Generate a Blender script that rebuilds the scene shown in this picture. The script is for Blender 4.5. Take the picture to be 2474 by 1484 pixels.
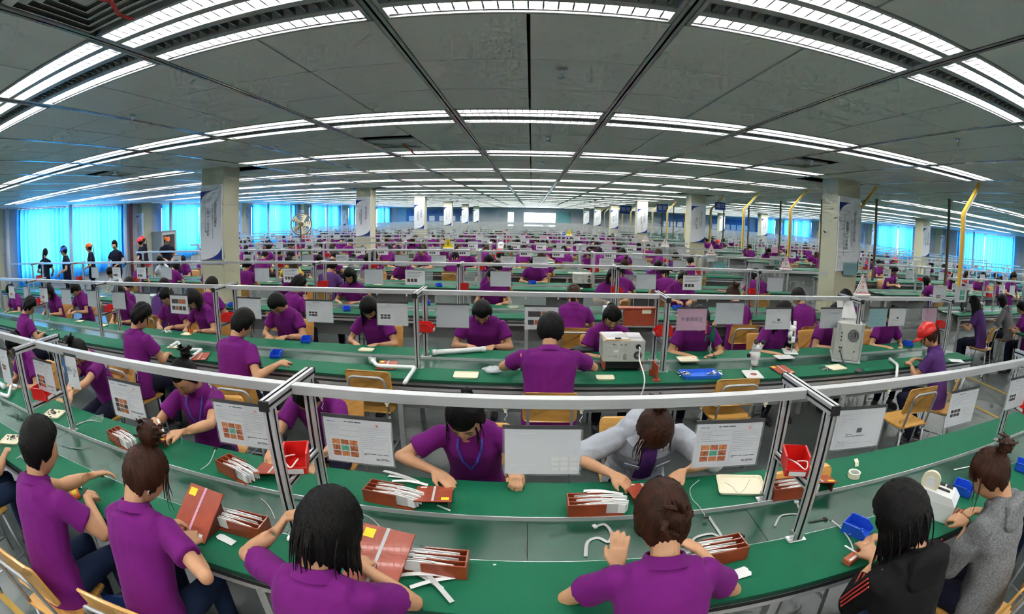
import bpy, math, random
import numpy as np
from mathutils import Matrix, Vector
random.seed(7); RNG = np.random.default_rng(11)
scene = bpy.context.scene
COL = scene.collection
for o in list(bpy.data.objects): bpy.data.objects.remove(o)
PI = math.pi

# ------------------------------------------------------------------ camera, world, light, exposure
cam = bpy.data.cameras.new('camera'); cam_ob = bpy.data.objects.new('camera', cam); COL.objects.link(cam_ob)
scene.camera = cam_ob
CAMZ = 2.03; YAW, PITCH, ROLL = 0.01892, -0.13826, 0.02136
def cam_axes():
    cy, sy, cp, sp = math.cos(YAW), math.sin(YAW), math.cos(PITCH), math.sin(PITCH)
    f = np.array([sy*cp, cy*cp, sp]); r = np.array([cy, -sy, 0.0]); u = np.cross(r, f)
    cr, sr = math.cos(ROLL), math.sin(ROLL)
    return cr*r+sr*u, -sr*r+cr*u, f
_r, _u, _f = cam_axes()
cam_ob.matrix_world = Matrix(((_r[0], _u[0], -_f[0], 0), (_r[1], _u[1], -_f[1], 0), (_r[2], _u[2], -_f[2], CAMZ), (0, 0, 0, 1)))
cam.type = 'PANO'; cam.panorama_type = 'FISHEYE_LENS_POLYNOMIAL'      # the photograph is a fisheye picture
cam.sensor_fit = 'HORIZONTAL'; cam.sensor_width = 36.0; cam.fisheye_fov = PI*1.2
cam.fisheye_polynomial_k0 = 0.0
cam.fisheye_polynomial_k1, cam.fisheye_polynomial_k2, cam.fisheye_polynomial_k3, cam.fisheye_polynomial_k4 = (-0.05802284528941874, -7.430523679531427e-05, 1.0726660735528745e-06, -2.7332685581090625e-07)
cam.shift_x = -66.58/2474; cam.shift_y = -56.5/1484
cam.clip_start = 0.02; cam.clip_end = 200

world = bpy.data.worlds.new('world'); scene.world = world; world.use_nodes = True
bg = world.node_tree.nodes['Background']; bg.inputs[0].default_value = (0.80, 0.92, 1.0, 1); bg.inputs[1].default_value = 3.2
vs = scene.view_settings; vs.view_transform = 'Standard'; vs.look = 'None'; vs.gamma = 1.0; vs.use_curve_mapping = False
vs.exposure = 1.62
TUBE = 14.0            # emission of the fluorescent tubes (they are the room's lamps)
cyc = scene.cycles
cyc.max_bounces = 5; cyc.diffuse_bounces = 4; cyc.glossy_bounces = 2; cyc.transmission_bounces = 3; cyc.transparent_max_bounces = 10
cyc.use_adaptive_sampling = True; cyc.adaptive_threshold = 0.1; cyc.adaptive_min_samples = 12
cyc.caustics_reflective = False; cyc.caustics_refractive = False; cyc.sample_clamp_indirect = 4.0
cyc.use_denoising = True

# ------------------------------------------------------------------ helpers: picture point -> place in the hall
FPX, KPX, CX, CY = 1179.85853, -0.03282, 1303.58, 685.51
def ray(px, py):
    dx, dy = px-CX, CY-py; rr = math.hypot(dx, dy)/FPX; th = rr
    for _ in range(12): th -= (th+KPX*th**3-rr)/(1+3*KPX*th*th)
    ph = math.atan2(dy, dx)
    return math.sin(th)*math.cos(ph)*_r + math.sin(th)*math.sin(ph)*_u + math.cos(th)*_f
def at(px, py, z=None, y=None, x=None):
    d = ray(px, py)
    t = (z-CAMZ)/d[2] if z is not None else (y/d[1] if y is not None else x/d[0])
    return Vector((d[0]*t, d[1]*t, d[2]*t+CAMZ))

# ------------------------------------------------------------------ helpers: meshes, things, parts
def unit(v): v = np.asarray(v, float); return v/(np.linalg.norm(v)+1e-12)
def rotm(rx=0, ry=0, rz=0):
    return np.array(Matrix.Rotation(rz, 3, 'Z') @ Matrix.Rotation(ry, 3, 'Y') @ Matrix.Rotation(rx, 3, 'X'))
class MB:
    def __init__(s): s.v = []; s.f = []; s.m = []
    def add(s, vs, fs, mi=0):
        b = len(s.v); s.v.extend([tuple(map(float, p)) for p in vs])
        for f in fs: s.f.append(tuple(b+i for i in f)); s.m.append(mi)
        return s
    def box(s, x0, x1, y0, y1, z0, z1, mi=0):
        vs = [(x, y, z) for z in (z0, z1) for y in (y0, y1) for x in (x0, x1)]
        return s.add(vs, [(0, 2, 3, 1), (4, 5, 7, 6), (0, 1, 5, 4), (2, 6, 7, 3), (0, 4, 6, 2), (1, 3, 7, 5)], mi)
    def obox(s, c, size, R=None, mi=0):
        R = np.eye(3) if R is None else R; c = np.asarray(c, float)
        vs = [c+R@np.array([x*size[0]/2, y*size[1]/2, z*size[2]/2]) for z in (-1, 1) for y in (-1, 1) for x in (-1, 1)]
        return s.add(vs, [(0, 2, 3, 1), (4, 5, 7, 6), (0, 1, 5, 4), (2, 6, 7, 3), (0, 4, 6, 2), (1, 3, 7, 5)], mi)
    def bevbox(s, x0, x1, y0, y1, z0, z1, b=.01, mi=0):
        rings = []
        for z, i in ((z0, b), (z0+b, 0), (z1-b, 0), (z1, b)):
            a0, a1, c0, c1 = x0+i, x1-i, y0+i, y1-i; k = b*.6
            rings.append([(a0+k, c0, z), (a1-k, c0, z), (a1, c0+k, z), (a1, c1-k, z), (a1-k, c1, z), (a0+k, c1, z), (a0, c1-k, z), (a0, c0+k, z)])
        return s.loft(rings, mi=mi)
    def loft(s, rings, cap=True, mi=0, closed=True):
        n = len(rings[0]); vs = [p for r in rings for p in r]; fs = []
        for i in range(len(rings)-1):
            for j in range(n if closed else n-1):
                k = (j+1) % n
                fs.append((i*n+j, i*n+k, (i+1)*n+k, (i+1)*n+j))
        if cap: fs.append(tuple(range(n-1, -1, -1))); fs.append(tuple((len(rings)-1)*n+j for j in range(n)))
        return s.add(vs, fs, mi)
    def tube(s, pts, r, n=8, mi=0, cap=True, flat=1.0):
        P = [np.asarray(p, float) for p in pts]; rr = r if hasattr(r, '__len__') else [r]*len(P)
        rings = []; prev = None
        for i, p in enumerate(P):
            d = unit(P[min(i+1, len(P)-1)]-P[max(i-1, 0)])
            a = prev if prev is not None else (np.array([0, 0, 1.]) if abs(d[2]) < .9 else np.array([1., 0, 0]))
            a = unit(a-d*np.dot(a, d)); prev = a; b = np.cross(d, a)
            rings.append([p+rr[i]*(math.cos(t)*a*flat+math.sin(t)*b) for t in [2*PI*k/n for k in range(n)]])
        return s.loft(rings, cap, mi)
    def cyl(s, p, q, r, n=12, mi=0, r2=None): return s.tube([p, q], [r, r if r2 is None else r2], n, mi)
    def lathe(s, prof, n=20, mi=0, c=(0, 0, 0), cap=True):
        return s.loft([[(c[0]+r*math.cos(2*PI*k/n), c[1]+r*math.sin(2*PI*k/n), c[2]+z) for k in range(n)] for r, z in prof], cap, mi)
    def prism(s, poly, z0, z1, mi=0): return s.loft([[(x, y, z0) for x, y in poly], [(x, y, z1) for x, y in poly]], True, mi)
    def ell(s, c, r, n=12, m=8, mi=0, R=None):
        R = np.eye(3) if R is None else R; c = np.asarray(c, float); rings = []
        for i in range(1, m):
            t = PI*i/m
            rings.append([c+R@np.array([r[0]*math.sin(t)*math.cos(2*PI*k/n), r[1]*math.sin(t)*math.sin(2*PI*k/n), -r[2]*math.cos(t)]) for k in range(n)])
        return s.loft(rings, True, mi)
    def quad(s, a, b, c, d, mi=0): return s.add([a, b, c, d], [(0, 1, 2, 3)], mi)
    def mesh(s, name, mats, smooth=False):
        me = bpy.data.meshes.new(name); me.from_pydata(s.v, [], s.f)
        for m in (mats if isinstance(mats, (list, tuple)) else [mats]): me.materials.append(m)
        if any(s.m): me.polygons.foreach_set('material_index', s.m)
        if smooth: me.shade_smooth()
        me.update(); return me
    def build(s, name, mats, parent=None, smooth=False, **kw): return ob(name, s.mesh(name, mats, smooth), parent, **kw)
def ob(name, me, parent=None, loc=None, rot=None, label=None, kind=None):
    o = bpy.data.objects.new(name, me); COL.objects.link(o)
    if parent is not None: o.parent = parent
    if loc is not None: o.location = loc
    if rot is not None: o.rotation_euler = rot
    if label: o['label'] = label
    if kind: o['kind'] = kind
    return o
def tag(o, label, cat, group=None):
    o['label'] = label; o['category'] = cat
    if group: o['group'] = group
    return o
def thing(name, label, cat, loc=(0, 0, 0), rz=0.0, group=None):
    o = bpy.data.objects.new(name, None); COL.objects.link(o); o.location = loc; o.rotation_euler = (0, 0, rz); o.empty_display_size = .1
    return tag(o, label, cat, group)
def dup(src, loc=None, rot=None, label=None, group=None, parent=None):
    c = src.copy(); COL.objects.link(c)
    if parent is not None: c.parent = parent
    if loc is not None: c.location = loc
    if rot is not None: c.rotation_euler = rot
    if label: c['label'] = label
    if group: c['group'] = group
    for ch in KIDS.get(src.name, None) or kids(src): dup(ch, parent=c)
    return c
KIDS = {}
def kids(o):
    k = list(o.children); return k
def struct(o): o['kind'] = 'structure'; return o
ORD = ['zeroth', 'first', 'second', 'third', 'fourth', 'fifth', 'sixth', 'seventh', 'eighth', 'ninth', 'tenth', 'eleventh', 'twelfth', 'thirteenth', 'fourteenth', 'fifteenth', 'sixteenth', 'seventeenth', 'eighteenth', 'nineteenth', 'twentieth']
ORD += ['twenty-'+w for w in ORD[1:10]] + ['thirtieth'] + ['thirty-'+w for w in ORD[1:10]] + ['fortieth'] + ['forty-'+w for w in ORD[1:10]]

# ------------------------------------------------------------------ materials
MATS = {}
def mat(name, col, rough=.6, metal=0.0, noise=0.0, nscale=40, bump=0.0, bscale=80, spec=.5, coat=0.0, alpha=1.0, emit=None, estr=0, stretch=None, trans=0.0, sheen=0.0):
    m = bpy.data.materials.new(name); m.use_nodes = True; nt = m.node_tree; b = nt.nodes['Principled BSDF']
    b.inputs['Base Color'].default_value = (*col, 1); b.inputs['Roughness'].default_value = rough; b.inputs['Metallic'].default_value = metal
    b.inputs['Specular IOR Level'].default_value = spec; b.inputs['Coat Weight'].default_value = coat; b.inputs['Alpha'].default_value = alpha
    if sheen: b.inputs['Sheen Weight'].default_value = sheen; b.inputs['Sheen Roughness'].default_value = .4
    if trans: b.inputs['Transmission Weight'].default_value = trans
    if emit: b.inputs['Emission Color'].default_value = (*emit, 1); b.inputs['Emission Strength'].default_value = estr
    if noise or bump:
        tc = nt.nodes.new('ShaderNodeTexCoord'); mp = nt.nodes.new('ShaderNodeMapping'); nt.links.new(tc.outputs['Object'], mp.inputs[0])
        if stretch: mp.inputs['Scale'].default_value = stretch
    if noise:
        n = nt.nodes.new('ShaderNodeTexNoise'); n.inputs['Scale'].default_value = nscale; n.inputs['Detail'].default_value = 2; nt.links.new(mp.outputs[0], n.inputs['Vector'])
        r = nt.nodes.new('ShaderNodeMapRange'); r.inputs['From Min'].default_value = .3; r.inputs['From Max'].default_value = .7
        r.inputs['To Min'].default_value = 1-noise; r.inputs['To Max'].default_value = 1+noise; nt.links.new(n.outputs[0], r.inputs[0])
        mx = nt.nodes.new('ShaderNodeMix'); mx.data_type = 'RGBA'; mx.blend_type = 'MULTIPLY'; mx.inputs[0].default_value = 1
        mx.inputs[6].default_value = (*col, 1); nt.links.new(r.outputs[0], mx.inputs[7]); nt.links.new(mx.outputs[2], b.inputs['Base Color'])
    if bump:
        n2 = nt.nodes.new('ShaderNodeTexNoise'); n2.inputs['Scale'].default_value = bscale; n2.inputs['Detail'].default_value = 2; nt.links.new(mp.outputs[0], n2.inputs['Vector'])
        bp = nt.nodes.new('ShaderNodeBump'); bp.inputs['Strength'].default_value = bump; bp.inputs['Distance'].default_value = .01
        nt.links.new(n2.outputs[0], bp.inputs['Height']); nt.links.new(bp.outputs[0], b.inputs['Normal'])
    MATS[name] = m; return m
def srgb(r, g, b): return tuple(((c/255+.055)/1.055)**2.4 if c > 10 else c/255/12.92 for c in (r, g, b))
def emis(name, col, s):
    m = bpy.data.materials.new(name); m.use_nodes = True; nt = m.node_tree; nt.nodes.clear()
    e = nt.nodes.new('ShaderNodeEmission'); e.inputs[0].default_value = (*col, 1); e.inputs[1].default_value = s
    o = nt.nodes.new('ShaderNodeOutputMaterial'); nt.links.new(e.outputs[0], o.inputs[0]); MATS[name] = m; return m
def clear(name, col, opac, rough=.05):
    # thin clear plastic / glass sheet: mostly see-through with a glossy skin
    m = bpy.data.materials.new(name); m.use_nodes = True; nt = m.node_tree; nt.nodes.clear()
    t = nt.nodes.new('ShaderNodeBsdfTransparent'); t.inputs[0].default_value = (*[min(1, .75+.25*c) for c in col], 1)
    g = nt.nodes.new('ShaderNodeBsdfPrincipled'); g.inputs['Base Color'].default_value = (*col, 1); g.inputs['Roughness'].default_value = rough
    mx = nt.nodes.new('ShaderNodeMixShader'); mx.inputs[0].default_value = opac
    o = nt.nodes.new('ShaderNodeOutputMaterial'); nt.links.new(t.outputs[0], mx.inputs[1]); nt.links.new(g.outputs[0], mx.inputs[2]); nt.links.new(mx.outputs[0], o.inputs[0]); MATS[name] = m; return m
mat('green', (.007, .130, .064), .6, noise=.08, nscale=300, spec=.18)
mat('green_edge', (.006, .045, .028), .6)
mat('belt', (.008, .075, .043), .26, noise=.25, nscale=2.2, spec=.32)
mat('alu', (.62, .63, .64), .36, .55, noise=.06, nscale=60, stretch=(.1, 8, 8))
mat('alu_slot_shade', (.02, .02, .022), .6, .2)  # near-black colour stands in for the shade inside the aluminium slots
mat('steel', (.62, .62, .63), .28, .9)
mat('chrome', (.75, .75, .76), .15, 1.0)
mat('tubegrey', (.42, .43, .44), .35, .5)
mat('black', (.012, .012, .013), .45)
mat('darkgrey', (.06, .062, .065), .55)
mat('grey', (.30, .31, .30), .55, noise=.05, nscale=30)
mat('lightgrey', (.52, .53, .52), .5)
mat('instr', (.50, .51, .47), .5, noise=.05, nscale=80)
mat('paper', (.78, .79, .82), .7)
mat('paper_back', (.56, .58, .62), .75, noise=.03, nscale=60)
mat('ink', (.10, .11, .13), .8); mat('ink_light', (.28, .30, .33), .8); mat('ink_blue', (.16, .25, .48), .8)
mat('pink', (.68, .36, .50), .75); mat('teal', (.22, .50, .52), .7); mat('mint', (.50, .70, .55), .7)
mat('photo_brown', (.42, .13, .055), .6, noise=.5, nscale=120); mat('photo_orange', (.58, .21, .08), .6, noise=.4, nscale=140); mat('photo_dark', (.07, .06, .06), .6, noise=.6, nscale=90); mat('photo_green', (.10, .42, .28), .6, noise=.3, nscale=90)
mat('stamp_red', (.70, .06, .05), .7)
mat('red', (.72, .018, .014), .32, spec=.5); mat('blue', (.015, .09, .62), .35); mat('bluetray', (.03, .15, .72), .35); mat('navy_bin', (.012, .035, .13), .4)
mat('cream', (.80, .74, .55), .4); mat('white', (.82, .83, .82), .35); mat('offwhite', (.70, .71, .69), .6)
mat('boxwood', (.27, .045, .014), .32, noise=.18, nscale=18, coat=.3); mat('boxwood_dark', (.10, .018, .010), .35, coat=.2)
mat('board', (.36, .055, .022), .38, noise=.12, nscale=25, coat=.15); mat('jig_orange', (.45, .11, .05), .45, noise=.1, nscale=25)  # the paler, more orange tone is the plate colour of the jigs
mat('yellow', (.90, .72, .02), .6); mat('orange', (.85, .16, .02), .5)
mat('wood', (.62, .33, .075), .42, noise=.14, nscale=10, stretch=(1, 12, 1), coat=.2)
mat('ribbon', (.52, .53, .52), .6); mat('pvc', (.80, .82, .82), .28)
mat('skin', (.56, .30, .165), .5, noise=.05, nscale=18, spec=.35)
mat('lips', (.45, .13, .11), .45); mat('brow', (.02, .014, .012), .7); mat('eyewhite', (.75, .72, .70), .3)
mat('hair_black', (.0040, .0034, .0034), .42, bump=.6, bscale=30, stretch=(6, 6, .6), spec=.14)
mat('hair_brown', (.034, .011, .005), .45, spec=.16, noise=.5, nscale=9, bump=.5, bscale=30, stretch=(6, 6, .6))
mat('purple', (.155, .010, .158), .9, noise=.10, nscale=500, bump=.30, bscale=14, spec=.2, sheen=.05)
mat('purple_dark', (.075, .016, .15), .8, noise=.1, nscale=400, bump=.25, bscale=14)
mat('navy', (.008, .009, .024), .85, spec=.2, bump=.2, bscale=18); mat('jeans', (.012, .024, .06), .85, spec=.2, noise=.2, nscale=200, bump=.2, bscale=18)
mat('jacket', (.40, .43, .48), .85, spec=.2, noise=.04, nscale=200, bump=1.0, bscale=9)
mat('blackcloth', (.007, .007, .008), .85, spec=.15, bump=.35, bscale=12); mat('hoodie', (.17, .175, .18), .9, spec=.15, noise=.35, nscale=110, bump=.4, bscale=12)
mat('yellowcloth', (.75, .55, .04), .8); mat('whitecloth', (.66, .68, .72), .8, bump=.3, bscale=12)
mat('lanyard', (.03, .06, .40), .6); mat('shoe', (.03, .028, .03), .5)
mat('wall', (.46, .48, .50), .8); mat('column', (.60, .57, .40), .6); mat('column_dark', (.34, .30, .20), .7)
mat('banner', (.90, .91, .94), .5); mat('banner_blue', (.012, .03, .26), .4); mat('signblue', (.015, .06, .32), .5)
mat('ceiltile', (.88, .89, .87), .55, noise=.05, nscale=420); mat('plenum', (.06, .047, .047), .9); mat('tbar', (.42, .43, .43), .22, .85)
mat('floor', (.098, .118, .113), .30, noise=.14, nscale=3.0, spec=.5); mat('floorline', (.45, .28, .05), .6)
mat('fixture', (.45, .46, .46), .4, .2); mat('reflector', (.66, .68, .69), .3, .3); mat('louvre', (.33, .34, .35), .25, .75)
mat('post_white', (.72, .70, .72), .5); mat('poleyellow', (.80, .50, .06), .5); mat('polewhite', (.80, .78, .70), .4); mat('polebrown', (.16, .12, .055), .6)
mat('board_blue', (.10, .20, .42), .6); mat('door_red', (.16, .02, .02), .6)
emis('tube_light', (1.0, .985, .95), TUBE)
clear('sleeve', (.85, .87, .88), .10, .12); clear('acrylic', (.62, .68, .68), .30, .08); clear('pane', (.8, .9, .95), .06, .02); clear('bag', (.80, .84, .88), .5, .25)
def curtain_mat():
    m = bpy.data.materials.new('curtain'); m.use_nodes = True; nt = m.node_tree; nt.nodes.clear()
    d = nt.nodes.new('ShaderNodeBsdfDiffuse'); t = nt.nodes.new('ShaderNodeBsdfTranslucent'); mx = nt.nodes.new('ShaderNodeMixShader'); o = nt.nodes.new('ShaderNodeOutputMaterial')
    d.inputs[0].default_value = (.01, .20, .75, 1); t.inputs[0].default_value = (.09, .56, .98, 1); mx.inputs[0].default_value = .8
    nt.links.new(d.outputs[0], mx.inputs[1]); nt.links.new(t.outputs[0], mx.inputs[2]); nt.links.new(mx.outputs[0], o.inputs[0]); MATS['curtain'] = m
curtain_mat()
G = MATS
# a workshop scene where text and bodies are turned into meshes
SHOP = bpy.data.scenes.new('workshop')
def evaluate(o):
    SHOP.collection.objects.link(o); vl = SHOP.view_layers[0]; vl.update(); me = bpy.data.meshes.new_from_object(o.evaluated_get(vl.depsgraph))
    SHOP.collection.objects.unlink(o); return me
TXT = {}
def text_mesh(body, size, matn, align='CENTER', vertical=False):     # flat print, centred
    key = (body, size, matn, align, vertical)
    if key in TXT: return TXT[key]
    cu = bpy.data.curves.new('print', 'FONT'); cu.body = '\n'.join(body) if vertical else body; cu.size = size; cu.align_x = align; cu.align_y = 'CENTER'; cu.resolution_u = 2
    if vertical: cu.space_line = .98
    o = bpy.data.objects.new('print', cu); me = evaluate(o)
    bpy.data.objects.remove(o); bpy.data.curves.remove(cu)
    me.materials.clear(); me.materials.append(G[matn]); TXT[key] = me; return me
# ================================================================== THE HALL
ZC = 2.866; U = .62; X0 = -.033
HX0, HX1, HY0, HY1 = -15.0, 25.0, -8.6, 50.3
ROWY = [1.63+2.42*k for k in range(20)]              # centre lines of the bench rows
COLS = [(x, 6.40+7.5*k) for x in (-5.01, 4.93, 15.0) for k in range(6)]     # columns: centre x, front face y
fl = MB().box(HX0-.3, HX1+.3, HY0-.3, HY1+.3, -.1, 0).build('floor', G['floor']); struct(fl)
for c_, s_ in (((-3.0, .60, .002), (13, .06, .004)), ((5.75, 25, .002), (.07, 46, .004)), ((6.85, 25, .002), (.07, 46, .004))): MB().obox(c_, s_).build('floor_marking', G['floorline'], fl)
cl = MB().box(HX0-.3, HX1+.3, HY0-.3, HY1+.3, ZC+.10, ZC+.2).build('ceiling', G['plenum']); struct(cl)
# walls with window openings
ZS, ZH = .85, 2.72
LWIN = [(.3, 5.0), (7.8, 12.75), (15.4, 20.5), (22.9, 28.0), (30.4, 35.5), (37.9, 43.0), (45.4, 49.4)]
RWIN = [(1.0, 5.4), (8.4, 12.9), (15.4, 19.9), (23.6, 28.4), (30.9, 35.9), (38.4, 43.4), (45.6, 49.4)]
def side_wall(name, x0, x1, wins):
    m = MB(); m.box(x0, x1, HY0, HY1, 0, ZS); m.box(x0, x1, HY0, HY1, ZH, ZC+.1); y = HY0
    for a, b in wins: m.box(x0, x1, y, a, ZS, ZH); y = b
    m.box(x0, x1, y, HY1, ZS, ZH); return struct(m.build(name, G['wall']))
side_wall('wall_left', HX0-.2, HX0, LWIN); side_wall('wall_right', HX1, HX1+.2, RWIN)
m = MB(); m.box(HX0-.2, -2.5, HY1, HY1+.2, 0, ZC+.1); m.box(-2.5, 4.3, HY1, HY1+.2, 0, .9); m.box(-2.5, 4.3, HY1, HY1+.2, 2.42, ZC+.1)
m.box(-1.8, -.85, HY1, HY1+.2, .9, 2.42); m.box(2.5, 2.7, HY1, HY1+.2, .9, 2.42); m.box(3.9, 4.3, HY1, HY1+.2, .9, 2.42); m.box(4.3, HX1+.2, HY1, HY1+.2, 0, ZC+.1)
struct(m.build('wall_back', G['wall']))
struct(MB().box(HX0-.2, HX1+.2, HY0-.2, HY0, 0, ZC+.1).build('wall_front', G['wall']))
WN = [0]
def window(xa, ya, xb, yb, z0, z1, n=3, t=.06):
    WN[0] += 1; d = unit((xb-xa, yb-ya, 0)); nrm = np.array([-d[1], d[0], 0]); L = math.hypot(xb-xa, yb-ya); R = np.stack([d, nrm, [0, 0, 1]], 1); c = np.array([(xa+xb)/2, (ya+yb)/2, 0])
    m = MB()
    for z in (z0+.03, z1-.03): m.obox(c+[0, 0, z], (L, t, .06), R)
    for i in range(n+1):
        m.obox(np.array([xa, ya, 0])+d*(L*i/n if 0 < i < n else (.03 if i == 0 else L-.03))+[0, 0, (z0+z1)/2], (.06, t, z1-z0), R)
    w = struct(m.build('window_%d' % WN[0], G['alu']))
    for i in range(n): MB().obox(np.array([xa, ya, 0])+d*(L*(i+.5)/n)+[0, 0, (z0+z1)/2], (L/n-.06, .008, z1-z0-.1), R).build('pane', G['pane'], w)
def curtain(xa, ya, xb, yb, z0, z1, label, seed, grp):
    rg = random.Random(seed); d = unit((xb-xa, yb-ya, 0)); nrm = np.array([-d[1], d[0], 0]); L = math.hypot(xb-xa, yb-ya); n = int(L*60)
    ph = [rg.uniform(0, 6) for _ in range(4)]; top = []; bot = []
    for i in range(n+1):
        s = L*i/n; w = (.065+.03*math.sin(s*3+ph[3]))*math.sin(s*30+ph[0]+1.2*math.sin(s*5+ph[2]))+.015*math.sin(s*57+ph[1])
        p = np.array([xa, ya, 0])+d*s
        top.append(p+nrm*w*.7+[0, 0, z1]); bot.append(p+nrm*w*1.3+[0, 0, z0])
    m = MB(); m.loft([bot, [(np.array(a)+np.array(b))/2 for a, b in zip(top, bot)], top], cap=False, closed=False)
    t = thing('curtain', label, 'curtain', (xa, ya, z0), 0, grp)
    me = m.mesh('cloth', G['curtain'], True); o = ob('cloth', me, t); o.location = (-xa, -ya, -z0)
    m = MB(); m.cyl((xa, ya, z1+.03), (xb, yb, z1+.03), .012, 8); o = m.build('curtain_rail', G['steel'], t); o.location = (-xa, -ya, -z0)
for side, wins, xw, xc in (('left', LWIN, HX0-.1, HX0+.16), ('right', RWIN, HX1+.1, HX1-.16)):
    for i, (a, b) in enumerate(wins):
        window(xw, a, xw, b, ZS, ZH)
        mid = (a+b)/2
        for j, (c, d) in enumerate(((a-.18, mid-.05), (mid+.02, b+.18))):
            curtain(xc, c, xc, d, .55, 2.80, 'backlit blue curtain at %s window along the %s wall, %s half' % (ORD[i+1], side, 'nearer' if j == 0 else 'farther'), i*10+j, 'blue curtains')
window(-2.5, HY1+.1, -1.8, HY1+.1, .9, 2.42, 1); window(-.85, HY1+.1, 2.5, HY1+.1, .9, 2.42, 2); window(2.7, HY1+.1, 3.9, HY1+.1, .9, 2.42, 1)
tag(MB().bevbox(2.62, 3.98, HY1-.06, HY1-.002, .8, 2.5, .01).build('roller_blind', G['teal']), 'teal roller blind beside bright window at far end of hall', 'blind')
for i, (xa, xb) in enumerate(((-13.2, -6.2), (13.6, 18.6), (19.2, 24.2))):
    nb = thing('notice_board', ['blue slogan board on far wall left of bright window', 'blue slogan board on far wall at right, nearer the aisle', 'blue slogan board on far wall at right, in the corner'][i], 'notice board', ((xa+xb)/2, HY1-.05, 1.2))
    MB().bevbox(-(xb-xa)/2, (xb-xa)/2, -.03, .03, 0, 1.45, .01).build('panel', G['board_blue'], nb)
    tm = text_mesh(['复杂的事情简单化  简单的事情标准化', '全员参与管理', '精益求精 持续改善'][i], .36, 'banner_blue'); o = ob('lettering', tm, nb, (0, -.034, 1.12), (PI/2, 0, 0))
    for k in range(6): MB().box(-(xb-xa)/2+.3+k*(xb-xa-.4)/6, -(xb-xa)/2+.3+k*(xb-xa-.4)/6+.6, -.036, -.031, .2, .75).build('notice', G['paper'], nb)
# ---- ceiling grid
def blocked(x0, x1, y0, y1):
    return any(x0 < cx+.26 and x1 > cx-.26 and y0 < cy+.5 and y1 > cy-.02 for cx, cy in COLS)
PITCH_L = 2.434; L0 = 1.296; LD = .574
FIX = []          # fixture cells
for k in range(-4, 20):
    y0 = L0+PITCH_L*k
    for j in list(range(-10, 5))+list(range(7, 18)):
        xc = 1.24*j+X0
        if xc < HX0+1.2 or xc > HX1-1.2 or blocked(xc-.59, xc+.59, y0, y0+LD): continue
        FIX.append((j, k, xc, y0+LD/2))
fixset = {(j, k) for j, k, *_ in FIX}
VENTS = [(-1.583, .986), (-1.583+.0, 5.52), (3.377, 5.52), (-6.543, 5.52), (8.337, 10.388), (-1.583, 12.82)]
tw, th_ = U-.038, U-.012
tile_me = MB().box(-tw/2, tw/2, -th_/2, th_/2, 0, .014).mesh('ceiling_panel', G['ceiltile'])
fill_me = MB().box(-tw/2, tw/2, -(LD-.012)/2, (LD-.012)/2, 0, .014).mesh('ceiling_panel', G['ceiltile'])
cells = []
nx0, nx1 = int((HX0-X0)/U)-1, int((HX1-X0)/U)+1
for i in range(nx0, nx1+1):                    # cell between line i and i+1; odd lines carry the wide runners
    xa = X0+i*U; xc = xa+U/2+(.011 if (i % 2) else -.011)
    jj = (i+1)//2 if i % 2 else i//2           # fixture index this half-bay belongs to
    for k in range(-5, 20):
        yb = L0+PITCH_L*k
        if (jj, k) not in fixset and HY0 < yb+.2 < HY1: cells.append((xc, yb+LD/2, 1))
        for q in range(3):
            yc = yb+LD+U*(q+.5)
            if not HY0 < yc < HY1 or any(abs(xc-vx) < .3 and abs(yc-vy) < .3 for vx, vy in VENTS) or blocked(xc-.29, xc+.29, yc-.3, yc+.3): continue
            cells.append((xc, yc, 0))
def seen(x, y): return y > .55+.0*abs(x) and abs(x) < 3.3+1.9*y
cells.sort(key=lambda c: (0 if seen(c[0], c[1]) else 1, math.hypot(c[0], c[1])))
stuff = MB()
for n, (x, y, kd) in enumerate(cells):
    if n < 300: ob('ceiling_panel', fill_me if kd else tile_me, cl, (x, y, ZC))
    else:
        h = (LD-.012)/2 if kd else th_/2; stuff.box(x-tw/2, x+tw/2, y-h, y+h, ZC, ZC+.014)
stuff.build('ceiling_panels_beyond', G['ceiltile'], cl, kind='stuff')
run_me = MB().box(-.010, .010, HY0, HY1, 0, .02).mesh('ceiling_runner', G['tbar'])
for i in range(nx0, nx1+1):
    if i % 2:
        for q in (-.016, .016): ob('ceiling_runner', run_me, cl, (X0+i*U+q, 0, ZC-.002))
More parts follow.
